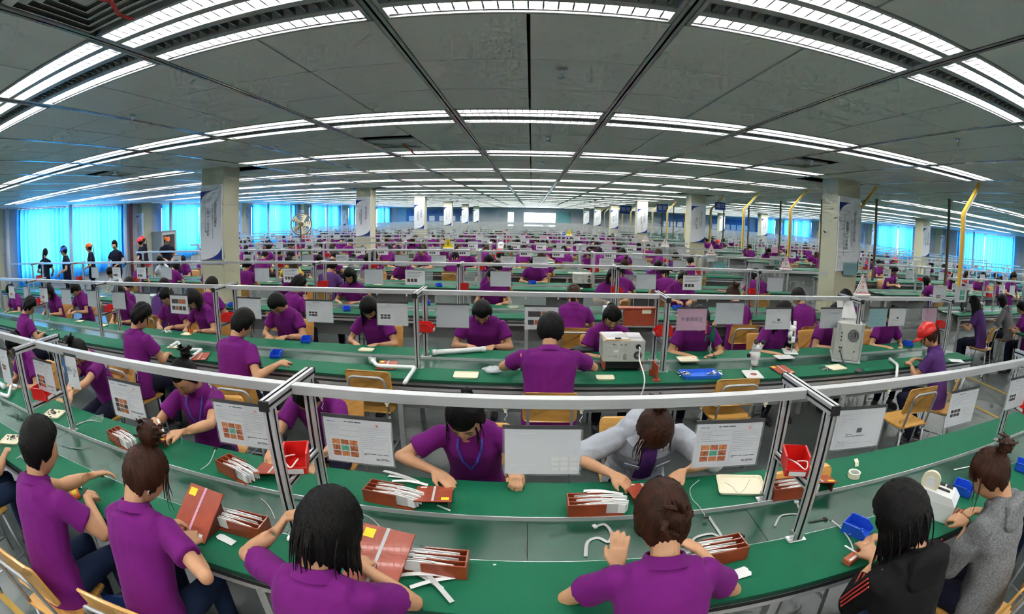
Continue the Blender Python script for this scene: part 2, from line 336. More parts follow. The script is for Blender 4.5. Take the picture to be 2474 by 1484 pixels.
# ---- fluorescent fixtures: four louvred troughs, three of them lit
FW = 1.18
def fixture_parts():
    h = MB(); w2, d2 = FW/2, LD/2-.004
    h.box(-w2, w2, -d2, -d2+.02, -.004, .09); h.box(-w2, w2, d2-.02, d2, -.004, .09); h.box(-w2, -w2+.02, -d2, d2, -.004, .09); h.box(w2-.02, w2, -d2, d2, -.004, .09); h.box(-w2, w2, -d2, d2, .085, .09)
    for q in (-1, 0, 1): h.box(-w2+.02, w2-.02, q*.137-.022, q*.137+.022, -.003, .03)
    refl = []
    for q in range(4):
        yc = (q-1.5)*.137; m = MB(); prof = [(-.047, .006), (-.045, .05), (-.03, .075), (.03, .075), (.045, .05), (.047, .006)]
        m.loft([[(-w2+.02, yc+a, b) for a, b in prof], [(w2-.02, yc+a, b) for a, b in prof]], cap=False, closed=False); refl.append(m)
    tubes = []
    for q in (0, 1, 3):
        yc = (q-1.5)*.137; m = MB(); m.tube([(-w2+.045, yc, .024), (w2-.045, yc, .024)], .015, 5, cap=False); tubes.append(m)
    lou = []
    for q in range(4):
        yc = (q-1.5)*.137; m = MB()
        for i in range(19):
            x = -w2+.06+i*(FW-.12)/18
            m.add([(x-.004, yc-.046, .004), (x+.004, yc-.046, .004), (x+.004, yc+.046, .004), (x-.004, yc+.046, .004), (x, yc-.044, .034), (x, yc+.044, .034)], [(0, 1, 2, 3), (0, 3, 5, 4), (1, 4, 5, 2), (0, 4, 1), (3, 2, 5)])
        lou.append(m)
    return h, refl, tubes, lou
_h, _rf, _tb, _lv = fixture_parts()
fm_house = _h.mesh('housing', G['fixture']); fm_refl = [m.mesh('reflector', G['reflector']) for m in _rf]; fm_tube = [m.mesh('tube', G['tube_light']) for m in _tb]; fm_louv = [m.mesh('louvre', G['louvre']) for m in _lv]
whole = MB()
for m in [_h]: whole.add(m.v, m.f, 0)
for m in _rf: whole.add(m.v, m.f, 1)
for m in _tb: whole.add(m.v, m.f, 2)
fm_whole = whole.mesh('ceiling_light', [G['fixture'], G['reflector'], G['tube_light']])
FIX.sort(key=lambda f: (0 if seen(f[2], f[3]) else 1, math.hypot(f[2], f[3])))
rows_seen = {}
rest_fix = MB()
for n, (j, k, x, y) in enumerate(FIX):
    lab = 'fluorescent ceiling light, %s light row from front, %s' % (ORD[k+1] if k >= 0 else 'nearest', ('over the centre line' if j == 0 else '%s %s of the centre line' % (ORD[abs(j)], 'left' if j < 0 else 'right')))
    if k < 0: lab = 'fluorescent ceiling light behind the camera, %s row back, %s' % (ORD[-k], ('on the centre line' if j == 0 else '%s %s of the centre line' % (ORD[abs(j)], 'left' if j < 0 else 'right')))
    if n < 60 and 0 <= k < 4:
        t = thing('ceiling_light', lab, 'ceiling light', (x, y, ZC), 0, 'fluorescent ceiling lights')
        ob('housing', fm_house, t)
        for me in fm_refl: ob('reflector', me, t)
        for me in fm_tube: ob('tube', me, t)
        for me in fm_louv: ob('louvre', me, t, kind='stuff')
    elif n < 290 and k >= 0: tag(ob('ceiling_light', fm_whole, None, (x, y, ZC)), lab, 'ceiling light', 'fluorescent ceiling lights')
    else:
        for m, mi in ((_h, 0), (_tb[0], 2), (_tb[1], 2), (_tb[2], 2)): rest_fix.add([(a+x, b+y, c+ZC) for a, b, c in m.v], m.f, mi)  # also takes the unseen rows added behind the camera to light facing surfaces
if rest_fix.v:
    o = rest_fix.build('distant_and_unseen_lights', [G['fixture'], G['reflector'], G['tube_light']], kind='stuff'); tag(o, 'rows of small lit ceiling lights at the far end, edges and unseen behind the camera', 'ceiling lights')
# ---- ceiling diffusers, ribbons, sprinklers
VL = ['square air vent at top left with red ribbon, nearest the camera', 'square air vent with red ribbon left of centre line before third light row', 'square air vent right of centre before third light row', 'square air vent far left before third light row', 'square air vent over the right hand benches', 'square air vent left of centre line far down the hall']
for i, (x, y) in enumerate(VENTS):
    t = thing('air_vent', VL[i], 'air vent', (x, y, ZC), 0, 'ceiling air vents')
    m = MB(); m.box(-.29, .29, -.29, .29, .012, .03); m.build('backing', G['grey'], t)
    for q in range(5):
        r = .29-q*.052; m = MB()
        o1 = [(-r, -r, .012), (r, -r, .012), (r, r, .012), (-r, r, .012)]; s = r-.047; o2 = [(-s, -s, -.012), (s, -s, -.012), (s, s, -.012), (-s, s, -.012)]; s2 = s-.004; o3 = [(-s2, -s2, -.010), (s2, -s2, -.010), (s2, s2, -.010), (-s2, s2, -.010)]
        m.loft([o1, o2, o3], cap=(q == 4)); m.build('vane_ring', G['offwhite'], t)
    if i < 2:
        m = MB(); pts = [(.10, -.1, -.01), (.12, -.02, -.05), (.16, .04, -.06), (.17, .09, -.10), (.20, .15, -.11)]
        for a, b in zip(pts[:-1], pts[1:]): m.tube([a, b], [.016, .013], 6, flat=.15)
        rb = m.build('ribbon', G['stamp_red'], None, loc=(x, y, ZC)); tag(rb, 'red ribbon fluttering from %s' % ('the air vent at top left' if i == 0 else 'the air vent left of the centre line'), 'ribbon')
m = MB(); m.lathe([(.034, 0), (.034, -.004), (.012, -.012), (.010, -.03), (.005, -.034), (.005, -.055), (.024, -.058), (.024, -.061)], 14); spk = m.mesh('sprinkler', G['steel'], False)
for yk in range(6):
    for xk in range(-4, 6):
        x, y = .15+3.14*xk, 2.64+2.434*yk
        if 5.4 < x < 7.6: continue
        tag(ob('sprinkler', spk, None, (x, y, ZC)), 'small metal sprinkler on ceiling, %s row from front, %s' % (ORD[yk+1], 'near the centre line' if xk == 0 else '%s %s of centre' % (ORD[abs(xk)], 'left' if xk < 0 else 'right')), 'sprinkler', 'ceiling sprinklers')
# ---- columns and their banners
SLOG = [('品质意识加强早', 'Strengthen Quality Consciousness Early', '明天一定会更好', 'Tomorrow Will Better'), ('安全来自长期警惕', 'Safety Resulting From Vigilance', '事故源于瞬间麻痹', 'Accidents are originated from momentary lapse'),
        ('改革创新是出路', 'Reform and innovation', '落实管理提高效率', 'Improve efficiency'), ('责任心是一种能力', 'Responsibility is ability', '更是一种美德', 'and a virtue')]
def banner_meshes(si):
    W2, H2 = .235, .585; bs = MB(); bs.bevbox(-W2, W2, -.012, .012, -H2, H2, .004)
    bl = MB(); poly = [(-W2+.004, H2-.09), (W2-.14, H2-.09)]
    for t in range(9): q = t/8*PI/2; poly.append((-W2+.004+(2*W2-.144)*(1-math.sin(q))**1.0*.92, H2-.09-(.20)*(1-math.cos(q))))
    bl.add([(x, -.0135, z) for x, z in poly], [tuple(range(len(poly)))]); 
    bl2 = MB()
    poly2 = [(W2-.004, -H2+.006), (-W2+.03, -H2+.006)]
    for t in range(9): q = t/8*PI/2; poly2.append((-W2+.03+(2*W2-.034)*math.sin(q), -H2+.006+.22*(1-math.cos(q))))
    bl2.add([(x, -.0135, z) for x, z in poly2], [tuple(range(len(poly2)))])
    return bs.mesh('panel', G['banner']), bl.mesh('blue_corner', G['banner_blue']), bl2.mesh('blue_corner', G['banner_blue'])
bp, bb, bb2 = banner_meshes(0)
def banner(loc, rz, si, label):
    t = thing('banner', label, 'banner', loc, rz, 'slogan banners')
    ob('panel', bp, t); ob('blue_corner', bb, t); ob('blue_corner', bb2, t)
    s = SLOG[si]
    for (txt, x, z, size, vert) in ((s[0], .10, .11, .058, True), (s[2], -.055, -.02, .058, True)):
        me = text_mesh(txt, size, 'ink', vertical=True); ob('lettering', me, t, (x, -.0145, z), (PI/2, 0, 0))
    for (txt, x, z) in ((s[1], .045, .02), (s[3], -.11, .0)):
        me = text_mesh(txt, .034, 'ink'); ob('lettering', me, t, (x, -.0145, z), (PI/2, PI/2, 0))
    ob('lettering', text_mesh('QUALITY', .022, 'ink_blue'), t, (-.16, -.0145, .545), (PI/2, 0, 0))
    return t

cm = MB(); cm.bevbox(-.24, .24, 0, .48, 0, ZC+.01, .008); cm = cm.mesh('column', G['column'])
for n, (x, y) in enumerate(COLS):
    side = 'left line' if x < 0 else ('aisle line' if x < 10 else 'right hand line'); k = n % 6
    c = tag(ob('column', cm, None, (x, y, 0)), 'cream square column, %s of the %s from the front' % (ORD[k+1], side), 'column', 'columns')
    banner((x+.0, y-.016, 2.005), 0, 0 if n == 0 else (1 if n == 6 else (2 if x < 0 else 3)), 'white and blue slogan banner on %s column of the %s' % (ORD[k+1], side))
pil = MB(); pil.bevbox(0, .34, -.28, .28, 0, ZC+.01, .008); pil = pil.mesh('wall_pillar', G['column'])
for k in range(6):
    y = 6.64+7.5*k
    for sx, w in ((HX0, 'left'), (HX1-.34, 'right')):
        tag(ob('wall_pillar', pil, None, (sx, y, 0)), 'cream pillar against the %s wall, %s from the front' % (w, ORD[k+1]), 'pillar', 'wall pillars')
        banner((sx+.17, y-.30, 1.9), 0, 2, 'white and blue slogan banner on %s pillar of the %s wall' % (ORD[k+1], w))
pm = MB(); pm.lathe([(.07, 0), (.07, ZC)], 14); pm = pm.mesh('white_post', G['post_white'], True)
for k in range(15):
    for sx, w in ((HX0+.5, 'left'), (HX1-.5, 'right')):
        y = 7.04+2.82*k
        if k and w == 'right' and k % 2: continue
        tag(ob('white_post', pm, None, (sx, y, 0)), 'round white post beside the curtains of the %s wall, %s from the front' % (w, ORD[k+1]), 'post', 'white posts')
tag(MB().cyl((HX0+.14, 13.35, 0), (HX0+.14, 13.35, ZC), .07, 10).build('standpipe', G['door_red']), 'dark red standpipe on left wall between the two nearest curtains', 'pipe')
# cabinet by the left wall
t = thing('metal_cabinet', 'grey metal cabinet with glass door by the left wall', 'cabinet', (HX0+.62, 14.9, 0), 0)
MB().bevbox(-.3, .3, -.5, .5, 0, 1.75, .01).build('body', G['grey'], t); MB().bevbox(.3, .32, -.42, .42, .3, 1.68, .008).build('door', G['lightgrey'], t); MB().bevbox(.322, .326, -.36, .36, .4, 1.6, .001).build('glass', G['darkgrey'], t)
# ---- elbow conduits at the aisle, thin poles, hanging signs
e1 = MB(); P = [(.42, 0, ZC), (.38, 0, ZC-.05), (.02, 0, ZC-.42), (0, 0, ZC-.48), (0, 0, 1.42)]
def strip(m, pts, dx, w, d):
    rr = [[(x+dx-w/2, y-d/2, z), (x+dx+w/2, y-d/2, z), (x+dx+w/2, y+d/2, z), (x+dx-w/2, y+d/2, z)] for x, y, z in pts]; m.loft(rr)
y1 = MB(); strip(y1, P, -.016, .03, .05); y1 = y1.mesh('yellow_side', G['poleyellow']); w1 = MB(); strip(w1, P, .016, .03, .05); w1 = w1.mesh('white_side', G['polewhite'])
for k in range(1, 17):
    y = ROWY[k]+.15
    t = thing('cable_conduit', 'bent yellow and white cable conduit at aisle end of %s bench row' % ORD[k+1], 'conduit', (5.33, y, 0), 0, 'elbow cable conduits')
    ob('yellow_side', y1, t); ob('white_side', w1, t)
bpole = MB().box(-.022, .022, -.022, .022, 1.0, ZC).mesh('support_pole', G['polebrown'])
for k in range(2, 12):
    tag(ob('support_pole', bpole, None, (7.72, ROWY[k]+.02, 0)), 'thin brown ceiling pole at %s bench row across the aisle' % ORD[k+1], 'pole', 'thin brown poles')
for i, (px, py, yy, tx) in enumerate(((1740, 498, 13.0, '清扫'), (1600, 503, 20.0, '整理'), (1512, 507, 28.0, '整顿'))):
    p = at(px, py, y=yy); s = yy/13.0
    t = thing('hanging_sign', 'small blue hanging sign, %s one down the right side' % ORD[i+1], 'sign', p, 0, 'blue hanging signs')
    MB().bevbox(-.16*s, .16*s, -.012, .012, -.11*s, .11*s, .004).build('plate', G['signblue'], t)
    ob('lettering', text_mesh(tx, .13*s, 'paper'), t, (0, -.0145, 0), (PI/2, 0, 0))
    for q in (-.12*s, .12*s): MB().cyl((q, 0, .1*s), (q, 0, ZC-p.z), .006, 6).build('hanger', G['steel'], t)
# ================================================================== BENCH ROWS
ZD = .75; HB = .465          # worktop height, half depth of a bench
BAY = 2.08; FX0 = -.94
def prof_post(h):            # slotted aluminium extrusion
    s = .02; g = .0055; d = .007
    poly = []
    for k in range(4):
        c, sn = math.cos(k*PI/2), math.sin(k*PI/2)
        for x, y in ((-s, -s), (-g, -s), (-g, -s+d), (g, -s+d), (g, -s)): poly.append((x*c-y*sn, x*sn+y*c))
    m = MB().prism(poly, 0, h); m.m = [1 if i < 20 and i % 5 in (1, 2, 3) else 0 for i in range(len(m.f))]; return m
def slotted_bar(L, s=.02):   # along local x, centred, slots on the faces
    g = .005; d = .007; poly = []
    for k in range(4):
        c, sn = math.cos(k*PI/2), math.sin(k*PI/2)
        for x, y in ((-s, -s), (-g, -s), (-g, -s+d), (g, -s+d), (g, -s)): poly.append((x*c-y*sn, x*sn+y*c))
    m = MB().loft([[(-L/2, a, b) for a, b in poly], [(L/2, a, b) for a, b in poly]]); m.m = [1 if i < 20 and i % 5 in (1, 2, 3) else 0 for i in range(len(m.f))]; return m
me_post = prof_post(1.355-ZD).mesh('post', [G['alu'], G['alu_slot_shade']]); me_beam = slotted_bar(.42).mesh('cross_beam', [G['alu'], G['alu_slot_shade']]); me_shelf = slotted_bar(.31, .016).mesh('shelf_bar', [G['alu'], G['alu_slot_shade']])
me_cap = MB().bevbox(-.021, .021, -.006, .006, -.021, .021, .002).mesh('end_cap', G['black'])
m = MB(); m.bevbox(-.045, .045, -.024, .024, 0, .006, .002); m.box(-.045, -.022, -.02, .02, .006, .010)
for q in (-.034, .034): m.lathe([(.007, .006), (.007, .012)], 8, c=(q, 0, 0))
m.box(.020, .026, -.018, .018, .006, .045); m.box(-.026, -.020, -.018, .018, .006, .045)
me_foot = m.mesh('foot_plate', G['steel'])
fr = MB()
for yy in (-.155, .155): fr.box(-.02, .02, yy-.02, yy+.02, ZD, 1.355)
fr.box(-.02, .02, -.21, .21, 1.355, 1.395); fr.box(-.016, .016, -.14, .14, 1.00, 1.03); me_frame_far = fr.mesh('portal_frame', G['alu'])
me_leg = MB().box(-.022, .022, -.022, .022, 0, ZD-.05).mesh('leg', G['alu'])
m = MB(); m.box(-.05, .05, -.02, .02, 0, .02); me_legfoot = m.mesh('foot', G['black'])
def hx(me, *a): return ob(me.name.split('.')[0], me, *a)
def segs(x0, x1, y):
    cut = [cx for cx, cy in COLS if x0 < cx < x1 and cy < y+HB+.05 and cy+.48 > y-HB]
    xs = [x0]; out = []
    for c in sorted(cut): out.append((xs[-1], c-.30)); xs.append(c+.30)
    out.append((xs[-1], x1)); return [s for s in out if s[1]-s[0] > .6]
FRAMES = {}                  # row -> list of frame x
def frame_xs(x0, x1): return [FX0+BAY*k for k in range(-20, 20) if x0-.01 <= FX0+BAY*k <= x1+.01]
def bench_row(k, x0, x1, block):
    y = ROWY[k]; near = k < 4
    for si, (a, b) in enumerate(segs(x0, x1, y)):
        lab = 'green-topped assembly bench, %s row from front, %s' % (ORD[k+1], block)
        if len(segs(x0, x1, y)) > 1: lab += ', part %s of column' % (['left', 'right', 'right'][si] if len(segs(x0, x1, y)) == 2 else ['left', 'right', 'far right'][si])
        t = thing('assembly_bench', lab, 'workbench', ((a+b)/2, y, 0), 0, 'assembly bench rows'); L = (b-a)/2
        for nm, s in (('near_worktop', -1), ('far_worktop', 1)):
            m = MB(); y0, y1 = sorted((s*.155, s*HB)); m.box(-L, L, y0, y1, ZD-.006, ZD, 0); m.box(-L, L, y0, y1, ZD-.028, ZD-.006, 1); m.build(nm, [G['green'], G['green_edge']], t)
            m = MB(); ya = s*(HB-.045); m.box(-L+.02, L-.02, ya-.02, ya+.02, ZD-.105, ZD-.028); m.box(-L+.02, L-.02, ya-s*.0-.004+s*.021, ya+.004+s*.021, ZD-.075, ZD-.058, 1); m.build('side_rail', [G['alu'], G['alu_slot_shade']], t)
        nb = max(1, int(round((b-a)/1.04)))
        if near:
            bm_ = MB().box(-L/nb+.0015, L/nb-.0015, -.150, .150, ZD-.05, ZD-.018).mesh('belt_plate', G['belt'])
            for i in range(nb): ob('belt_plate', bm_, t, (-L+(2*i+1)*L/nb, 0, 0))
        else: MB().box(-L, L, -.150, .150, ZD-.05, ZD-.018).build('conveyor_belt', G['belt'], t)
        m = MB(); m.box(-L, L, .150, .1555, ZD-.05, ZD+.004); m.box(-L, L, -.1555, -.150, ZD-.05, ZD-.002); m.build('belt_edge', G['alu'], t)
        m = MB(); m.box(-L+.1, L-.1, -.2, .2, ZD-.36, ZD-.05); m.build('conveyor_bed', G['grey'], t)
        lx = [q for q in [-L+.1+i*(2*L-.2)/max(1, round((b-a)/2.1)) for i in range(max(1, round((b-a)/2.1))+1)]]
        for q in (lx if k < 9 else (lx[0], lx[-1])):
            if 1:
                for s in (-1, 1): ob('leg', me_leg, t, (q, s*(HB-.07), 0))
        fx = [f for f in frame_xs(a+.1, b-.1)]
        if k == 1 and block == 'left block' and b > 4.9: fx.append(4.78)
        for f in fx:
            FRAMES.setdefault((k, block), []).append(f)
            if k < 3:
                p = bpy.data.objects.new('portal_frame', None); COL.objects.link(p); p.parent = t; p.location = (f-(a+b)/2, 0, 0)
                for yy in (-.175, .175): ob('post', me_post, p, (0, yy, ZD)); ob('foot_plate', me_foot, p, (0, yy, ZD))
                ob('cross_beam', me_beam, p, (0, 0, 1.375), (0, 0, PI/2)); ob('shelf_bar', me_shelf, p, (0, 0, 1.015), (0, 0, PI/2))
                for yy in (-.213, .213): ob('end_cap', me_cap, p, (0, yy, 1.375))
            else: ob('portal_frame', me_frame_far, t, (f-(a+b)/2, 0, 0))
        # overhead rail: one length of extrusion from frame to frame
        ends = sorted(fx); ends = [a+.02]+ends+[b-.02] if si == 0 or True else ends
        for p0, p1 in zip(ends[:-1], ends[1:]):
            if p1-p0 < .2: continue
            if near: ob('overhead_rail', MB().bevbox(-(p1-p0)/2+.022, (p1-p0)/2-.022, -.02, .02, -.02, .02, .002).mesh('overhead_rail', G['alu']), t, ((p0+p1)/2-(a+b)/2, 0, 1.375))
            else: MB().box(p0+.022-(a+b)/2, p1-.022-(a+b)/2, -.02, .02, 1.355, 1.395).build('overhead_rail', G['alu'], t)
    # rail bridging a column
    sg = segs(x0, x1, y)
    for (a, b), (c, d) in zip(sg[:-1], sg[1:]):
        o = MB().box(b-.05, c+.05, y-.09, y-.05, 1.355, 1.395).build('bridge_rail', G['alu']); tag(o, 'aluminium rail bridging %s bench row past the %s' % (ORD[k+1], 'left column' if b < 0 else ('aisle column' if b < 10 else 'column at right')), 'rail')
for k in range(20):
    bench_row(k, -9.75 if k in (3, 4, 5) else -13.3, 5.12, 'left block')
    if k >= 1: bench_row(k, 7.78, 23.2, 'right block')
# ================================================================== PEOPLE
def ring(c, ax, bx, rx, ry, n=16): return [c+ax*(rx*math.cos(2*PI*k/n))+bx*(ry*math.sin(2*PI*k/n)) for k in range(n)]
def ik(S, T, l1, l2, pole):
    d = T-S; L = np.linalg.norm(d)
    if L > (l1+l2)*.995: T = S+d*((l1+l2)*.995/L); d = T-S; L = np.linalg.norm(d)
    L = max(L, abs(l1-l2)+.02); u = unit(d); a = (l1*l1-l2*l2+L*L)/(2*L); h = math.sqrt(max(0, l1*l1-a*a))
    p = pole-u*np.dot(pole, u); return S+u*a+unit(p)*h, S+u*L
def remesh(mb, name, matn, voxel, smooth_it, extra=None):
    me = bpy.data.meshes.new(name); me.from_pydata(mb.v, [], mb.f); o = bpy.data.objects.new(name, me)
    r = o.modifiers.new('r', 'REMESH'); r.mode = 'VOXEL'; r.voxel_size = voxel; r.adaptivity = 0.0
    if smooth_it: s = o.modifiers.new('s', 'SMOOTH'); s.factor = .5; s.iterations = smooth_it
    out = evaluate(o); bpy.data.objects.remove(o); bpy.data.meshes.remove(me)
    out.name = name; out.materials.clear(); out.materials.append(G[matn])
    if extra is not None:
        n = len(out.vertices); co = np.empty(n*3); no = np.empty(n*3); out.vertices.foreach_get('co', co); out.vertex_normals.foreach_get('vector', no)
        co = co.reshape(-1, 3); no = no.reshape(-1, 3); co = extra(co, no); out.vertices.foreach_set('co', co.ravel())
    out.shade_smooth(); out.update(); return out
def folds(amp, seed):
    rg = np.random.default_rng(seed); K = [(rg.normal(0, 1, 3)*np.array([1, 1, .6]), rg.uniform(9, 34), rg.uniform(0, 6)) for _ in range(7)]
    def f(co, no):
        w = np.zeros(len(co))
        for d, k, p in K: w += np.sin((co@(d/np.linalg.norm(d)))*k*1.7+p+1.3*np.sin(co[:, 2]*k*.6+p))
        w2 = np.zeros(len(co))
        for d, k, p in K[:4]: w2 += (1-np.abs(np.sin((co@(d/np.linalg.norm(d)))*k*1.1+p+.9*np.sin(co@(K[5][0])*k*.5+p))))**4
        return co+no*(amp*w/7*1.6+amp*.75*w2/2)[:, None]
    return f
def head_point(th, ph):
    x = .074*math.sin(th)*math.cos(ph); y = .093*math.sin(th)*math.sin(ph); z = .112*math.cos(th)
    if z < 0:
        t = (-z/.112)
        x *= 1-.30*t*t*(1 if y > -.02 else .6)
        if y < 0: y *= 1-.42*t
        else: y *= 1-.10*t
    if y > 0:
        y *= .95
        y += .017*math.exp(-(x/.011)**2-((z+.022)/.013)**2)+.011*math.exp(-(x/.009)**2-((z-.002)/.022)**2)
        y -= .007*math.exp(-((abs(x)-.031)/.015)**2-((z-.014)/.011)**2)
        y += .005*math.exp(-(x/.02)**2-((z+.054)/.010)**2)-.003*math.exp(-(x/.02)**2-((z+.072)/.007)**2)+.007*math.exp(-(x/.02)**2-((z+.094)/.014)**2)
        y += .004*math.exp(-((abs(x)-.04)/.018)**2-((z+.025)/.02)**2)
    return np.array([x, y, z])
HEADS = {}
def head_grid(nu, nv):
    if (nu, nv) not in HEADS: HEADS[(nu, nv)] = [[head_point(PI*i/nv, 2*PI*j/nu) for j in range(nu)] for i in range(1, nv)]
    return HEADS[(nu, nv)]
def sstep(a, b, x): t = min(1, max(0, (x-a)/(b-a))); return t*t*(3-2*t)
def hair_mesh(style, R, c, seed, det, bangs, matn, name='hair', bun=1.0):
    rg = random.Random(seed); nu, nv = (56, 36) if det > 1 else ((36, 22) if det == 1 else (18, 12)); m = MB(); male = style in ('short', 'spiky')
    rows = []
    down = R.T@np.array([0, 0, -1.0])
    for i in range(1, nv):
        row = []
        for j in range(nu):
            th, ph = PI*i/nv, 2*PI*j/nu; p = head_point(th, ph); x, y, z = p
            yn = y/.093
            if yn < -.25: zl = -.085 if not male else -.075
            elif yn < .15: zl = (-.035 if male else -.05)+.02*abs(math.sin(ph*3))
            elif yn < .5: zl = -.03+.10*(yn-.15)/.35
            else: zl = .075-.045*bangs*(1 if abs(x) < .06 else .5)
            if style in ('bob', 'long') and yn < .45: zl = -.10
            h = sstep(zl-.020, zl+.020, z)
            T = .013+.012*sstep(-.02, .1, z)+(.006 if not male else .004)
            if style == 'spiky': T += .006*math.sin(ph*9+th*7)
            if style in ('pony', 'bun_back', 'bun_top', 'bun_low'): T = .011+.007*sstep(0, .1, z)
            rip = .0022*math.sin(ph*(26+3*rg.random()*0)+4*math.sin(th*5+seed))+.0014*math.sin(ph*47+th*9+seed)
            q = p*(1+((-.010*(1-h)+T*h)+rip*h)/np.linalg.norm(p)); row.append(c+R@q)
        rows.append(row)
    m.loft(rows)
    def lock(p0, d0, L, r0, r1, grav=1.0, wob=.0, n=7, flat=.5):
        pts = []; p = np.array(p0); d = unit(d0)
        for q in range(n):
            pts.append(c+R@p); d = unit(d+down*grav*.28+np.array([rg.gauss(0, wob), rg.gauss(0, wob), rg.gauss(0, wob)])); p = p+d*(L/(n-1))
            rr = np.linalg.norm(p/np.array([.084, .103, .122]))
            if rr < 1: p = p/rr
        m.tube(pts, [r0+(r1-r0)*(q/(n-1))**1.3 for q in range(n)], 6 if det < 2 else 8, flat=flat)
    if style == 'pony':
        b = np.array([0, -.108, .045]); m.ell(c+R@b, (.022, .022, .022), 10, 8)
        k = 3 if det == 0 else 11
        for q in range(k):
            a = 2*PI*q/k; lock(b+np.array([.012*math.cos(a), -.008+.006*math.sin(a), .012*math.sin(a)]), np.array([.10*math.cos(a), -.55, .08*math.sin(a)])+down*.5, .22+.05*rg.random(), .014 if det else .024, .004, 2.6, .03)
    if style in ('bun_top', 'bun_back', 'bun_low'):
        b = {'bun_top': np.array([0, -.045, .145]), 'bun_back': np.array([0, -.115, .075]), 'bun_low': np.array([0, -.125, .0])}[style]
        ax = unit(b); b = b+ax*.02*(bun-1); m.ell(c+R@(b), (.036*bun, .036*bun, .034*bun*1.1), 14, 10); m.tube([c+R@(b-ax*.045), c+R@(b-ax*.02)], [.034, .026], 12)
        for q in range(4 if det == 0 else 16):
            a = rg.uniform(0, 2*PI); e1 = unit(np.cross(ax, [1, .2, 0])); e2 = np.cross(ax, e1)
            p0 = b+.028*bun*(math.cos(a)*e1+math.sin(a)*e2)+ax*rg.uniform(-.02, .03)*bun; lock(p0, ax*.25+.8*(math.cos(a+1.3)*e1+math.sin(a+1.3)*e2), .042, .014, .006, .1, .12, 5)
    if style in ('bob', 'long'):               # a continuous fall of hair over the back and sides, ragged at the ends
        K = {0: 12, 1: 26, 2: 60}[det]; L = .15 if style == 'bob' else .25; outer = []; inner = []; ns = 9
        for q in range(K+1):
            a = PI+PI*(-.14+1.28*q/K); p = np.array([.086*math.cos(a), .106*math.sin(a), .035]); d = np.array([.12*math.cos(a), .12*math.sin(a), -1.0]); Lq = L*(.92+.10*math.sin(q*1.7+seed)+.10*rg.random()-.12*abs(2*q/K-1)); co_, ci_ = [], []
            for w in range(ns):
                rad = unit(np.array([p[0], p[1], 0.0])); rp = .0035*math.sin(q*2.1+seed)+.002*math.sin(q*.9); th_k = .016*(1-(w/(ns-1))**2)+.002
                co_.append(c+R@(p+rad*rp)); ci_.append(c+R@(p+rad*rp-rad*th_k)); d = unit(d+down*.22); p = p+d*(Lq/(ns-1)); rr = np.linalg.norm(p/np.array([.086, .106, .124]))
                if rr < 1: p = p/rr
            outer.append(co_); inner.append(ci_)
        rings_ = []
        for q in range(K+1): rings_.append(outer[q]+inner[q][::-1])
        m.loft(rings_)
        for q in range({0: 0, 1: 4, 2: 16}[det]):
            a = PI+PI*(-.14+1.28*rg.random()); lock(np.array([.088*math.cos(a), .108*math.sin(a), .0]), (.15*math.cos(a), .15*math.sin(a), -1), L*(.9+.2*rg.random()), .006, .001, .7, .04, 8, .6)
    if bangs > .3 and det:                      # loose strands at the temples and forehead
        for q in range(12 if det == 2 else 4):
            sx = rg.choice((-1, 1, 1)) if P_SIDE[0] > 0 else rg.choice((-1, -1, 1)); a = rg.uniform(.15, .8); p0 = np.array([sx*.078*math.cos(a), .095*math.sin(a), .05])
            lock(p0, (.1*sx, .25, -.9), .08+.09*bangs*rg.random(), .0045, .001, .9, .08, 7)
    return m.mesh(name, G[matn], True)
P_SIDE = [1]
SHIRTS = {'purple': 'purple', 'dark': 'purple_dark', 'jacket': 'jacket', 'black': 'blackcloth', 'hoodie': 'hoodie', 'yellow': 'yellowcloth', 'white': 'whitecloth', 'navy': 'navy'}
